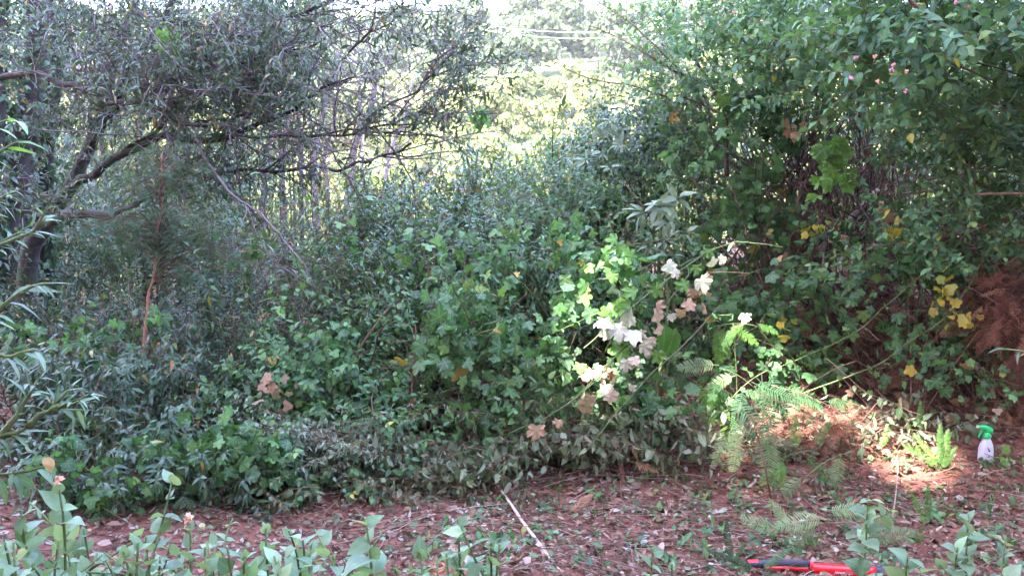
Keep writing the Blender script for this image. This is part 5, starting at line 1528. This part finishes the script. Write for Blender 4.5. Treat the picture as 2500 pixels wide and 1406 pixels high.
def build_bottle():
    p = ground_at(2405, 1128)
    t = thing("spray_bottle", "white plastic spray bottle with a green trigger head standing on the leaf litter", "spray bottle", p)
    body = plain("milky_plastic", (.50, .47, .60), .35, .5, .04, .15, 30)
    green = plain("green_plastic", (.02, .42, .12), .35, .5, .08)
    dark = plain("mark_dark", (.06, .06, .08), .5)
    k = 1.0
    b = Bag()
    prof = [(0, .040), (.006, .046), (.02, .047), (.09, .0455), (.12, .040), (.145, .029), (.160, .021), (.170, .019)]
    loft(b, [superring(p + [0, 0, z], r, r * .72, 2.4) for z, r in prof])
    child(b, "body", body, t)
    b = Bag(); loft(b, [superring(p + [0, 0, z], r, r, 2, 18) for z, r in ((.160, .021), (.162, .024), (.185, .024), (.190, .019), (.2, .017))]); child(b, "collar", green, t)
    b = Bag()
    h = p + [0, 0, .2]
    rings = []
    for s_, (dz, hw, hh) in zip(np.linspace(0, 1, 6), ((.008, .012, .020), (.018, .014, .022), (.026, .014, .020), (.032, .013, .016), (.036, .011, .012), (.037, .009, .009))):
        c0 = h + np.array([.034 - s_ * .092, 0, dz])
        th = np.arange(14) * 2 * math.pi / 14
        rings.append(np.stack([np.full(14, c0[0]), c0[1] + hw * np.cos(th), c0[2] + hh * np.sin(th)], 1))
    loft(b, rings)
    loft(b, [superring(h + [.002, 0, z], .017, .013, 3, 12) for z in (-.004, .012, .022)])
    child(b, "head", green, t)
    b = Bag(); q = np.array([h + [-.058, 0, .037], h + [-.066, 0, .037], h + [-.070, 0, .037]]); b.tube(q, [.010, .010, .007], 10); child(b, "nozzle", plain("nozzle_plastic", (.35, .5, .3), .5), t)
    b = Bag(); q = smooth_poly([h + [-.028, 0, .022], h + [-.040, 0, -.004], h + [-.052, 0, -.024], h + [-.050, 0, -.040]], 9)
    b.tube(q, np.linspace(.007, .005, 9), 8); child(b, "trigger", green, t)
    t.scale = (.84, .84, .84)
    # dark mark on the front of the body
    b = Bag()
    ry = .72 * .0455
    def on(x, z): return p + np.array([x, -.72 * .047 * (1 - min(1, abs(x / .047)) ** 2.4) ** (1 / 2.4) - .0012, z])
    pts = [on(-.020, .125), on(-.002, .118), on(.016, .088), on(-.001, .080), on(-.008, .105)]
    pts = [on(x, z) for x, z in ((-.014, .112), (-.004, .106), (.012, .084), (.000, .079), (-.007, .098))]
    b.add(pts, [np.array([[0, 4, 3, 2, 1]])], .5)
    child(b, "dark_mark", dark, t, False)


build_bottle()


# ================================================================== RED LOPPER HANDLE
def build_tool():
    red = plain("red_enamel", (.72, .012, .02), .3, .5, .05)
    blk = plain("black_rubber", (.035, .035, .055), .55, .4, .15)
    A, B = ground_at(1825, 1392), ground_at(2180, 1424)
    A = A + [0, 0, .03]; B = B + [0, 0, .035]
    t = thing("lopper", "red and black handled lopping tool lying on the litter at the picture's bottom", "garden tool", A)
    ax = nz(B - A); side = nz(np.cross(ax, Z)); upv = np.cross(side, ax); L = np.linalg.norm(B - A)
    def prof(bag, s0, s1, f, n=16, m=14, cshift=(0, 0)):
        rings = []
        for s_ in np.linspace(s0, s1, m):
            a_, b_ = f(s_)
            dz = .012 * math.sin(s_ * 5) * (s_ < .45)
            c0 = A + ax * L * s_ + upv * (dz + cshift[0]) + side * cshift[1]
            th = np.arange(n) * 2 * math.pi / n
            rings.append(c0 + a_ * np.cos(th)[:, None] * side + b_ * np.sin(th)[:, None] * upv)
        loft(bag, rings)
    grip = lambda s_: (.013 + .006 * math.sin(s_ * 7 + 1) * (s_ < .4) * .5, .014 + .012 * min(1, s_ / .42) * (1 if s_ > .1 else .8))
    b = Bag(); prof(b, .0, .43, grip); child(b, "grip", blk, t)
    b = Bag(); prof(b, .0, .07, lambda s_: (.014, .018)); child(b, "grip_tip", red, t)
    b = Bag(); prof(b, .12, .43, lambda s_: (.0135 + .004 * math.sin(s_ * 7 + 1) * .6, .007 + .006 * s_ / .43), cshift=(-.012, .0045)); child(b, "red_stripe", red, t)
    b = Bag(); prof(b, .425, .88, lambda s_: (.020, .026 + .006 * max(0, s_ - .43) / .45)); s_ = child(b, "sleeve", red, t)
    b = Bag(); prof(b, .875, 1.0, lambda s_: (.026, .040 if s_ > .9 else .036), m=6); child(b, "collar", blk, t)
    b = Bag()
    # worn white lettering on the sleeve, facing the viewer
    fr = nz(np.cross(ax, upv)) ; fr = fr if fr[1] < 0 else -fr
    x0 = .60
    wh = plain("white_print", (.8, .78, .8), .5)
    for i, (w_, hh) in enumerate(((.010, .011), (.006, .008), (.008, .008), (.007, .009), (.007, .009), (.006, .007), (.008, .008))):
        c0 = A + ax * (L * x0 + i * .0105) + fr * .0208 + upv * .002
        u = ax * w_ / 2; v = upv * hh / 2 + ax * .0015
        if i % 2 == 0:
            parts = ((c0 - u * .7, u * .25, v), (c0 + u * .7, u * .25, v), (c0, u, v * .2))
        else:
            parts = ((c0, u * .3, v), (c0 + v * .8, u, v * .18), (c0 - v * .8, u, v * .18))
        for cc, uu, vv in parts:
            box(b, (cc, uu, vv), (cc + fr * .0008, uu, vv))
    child(b, "lettering", wh, s_, False, top=t)


build_tool()
def build_haze():
    bpy_m, t, out = nt("haze_air")
    v = t.nodes.new("ShaderNodeVolumePrincipled")
    v.inputs['Color'].default_value = (.93, .96, 1, 1)
    v.inputs['Density'].default_value = HAZE
    v.inputs['Anisotropy'].default_value = .1
    t.links.new(v.outputs[0], out.inputs['Volume'])
    b = Bag()
    lo, hi = np.array([-270.0, -62, -8]), np.array([270.0, 425, 80])
    V = [(x, y, z) for z in (lo[2], hi[2]) for y in (lo[1], hi[1]) for x in (lo[0], hi[0])]
    b.add(V, [np.array([(0, 2, 3, 1), (4, 5, 7, 6), (0, 1, 5, 4), (2, 6, 7, 3), (0, 4, 6, 2), (1, 3, 7, 5)])], .5)
    solo(b, "haze", "pale bright air between the clearing and the far hillside", "haze", bpy_m, kind="stuff", smooth=False)


HAZE = 0.00034
build_haze()
print("objects:", len(bpy.data.objects), "verts:", sum(len(m.vertices) for m in bpy.data.meshes))
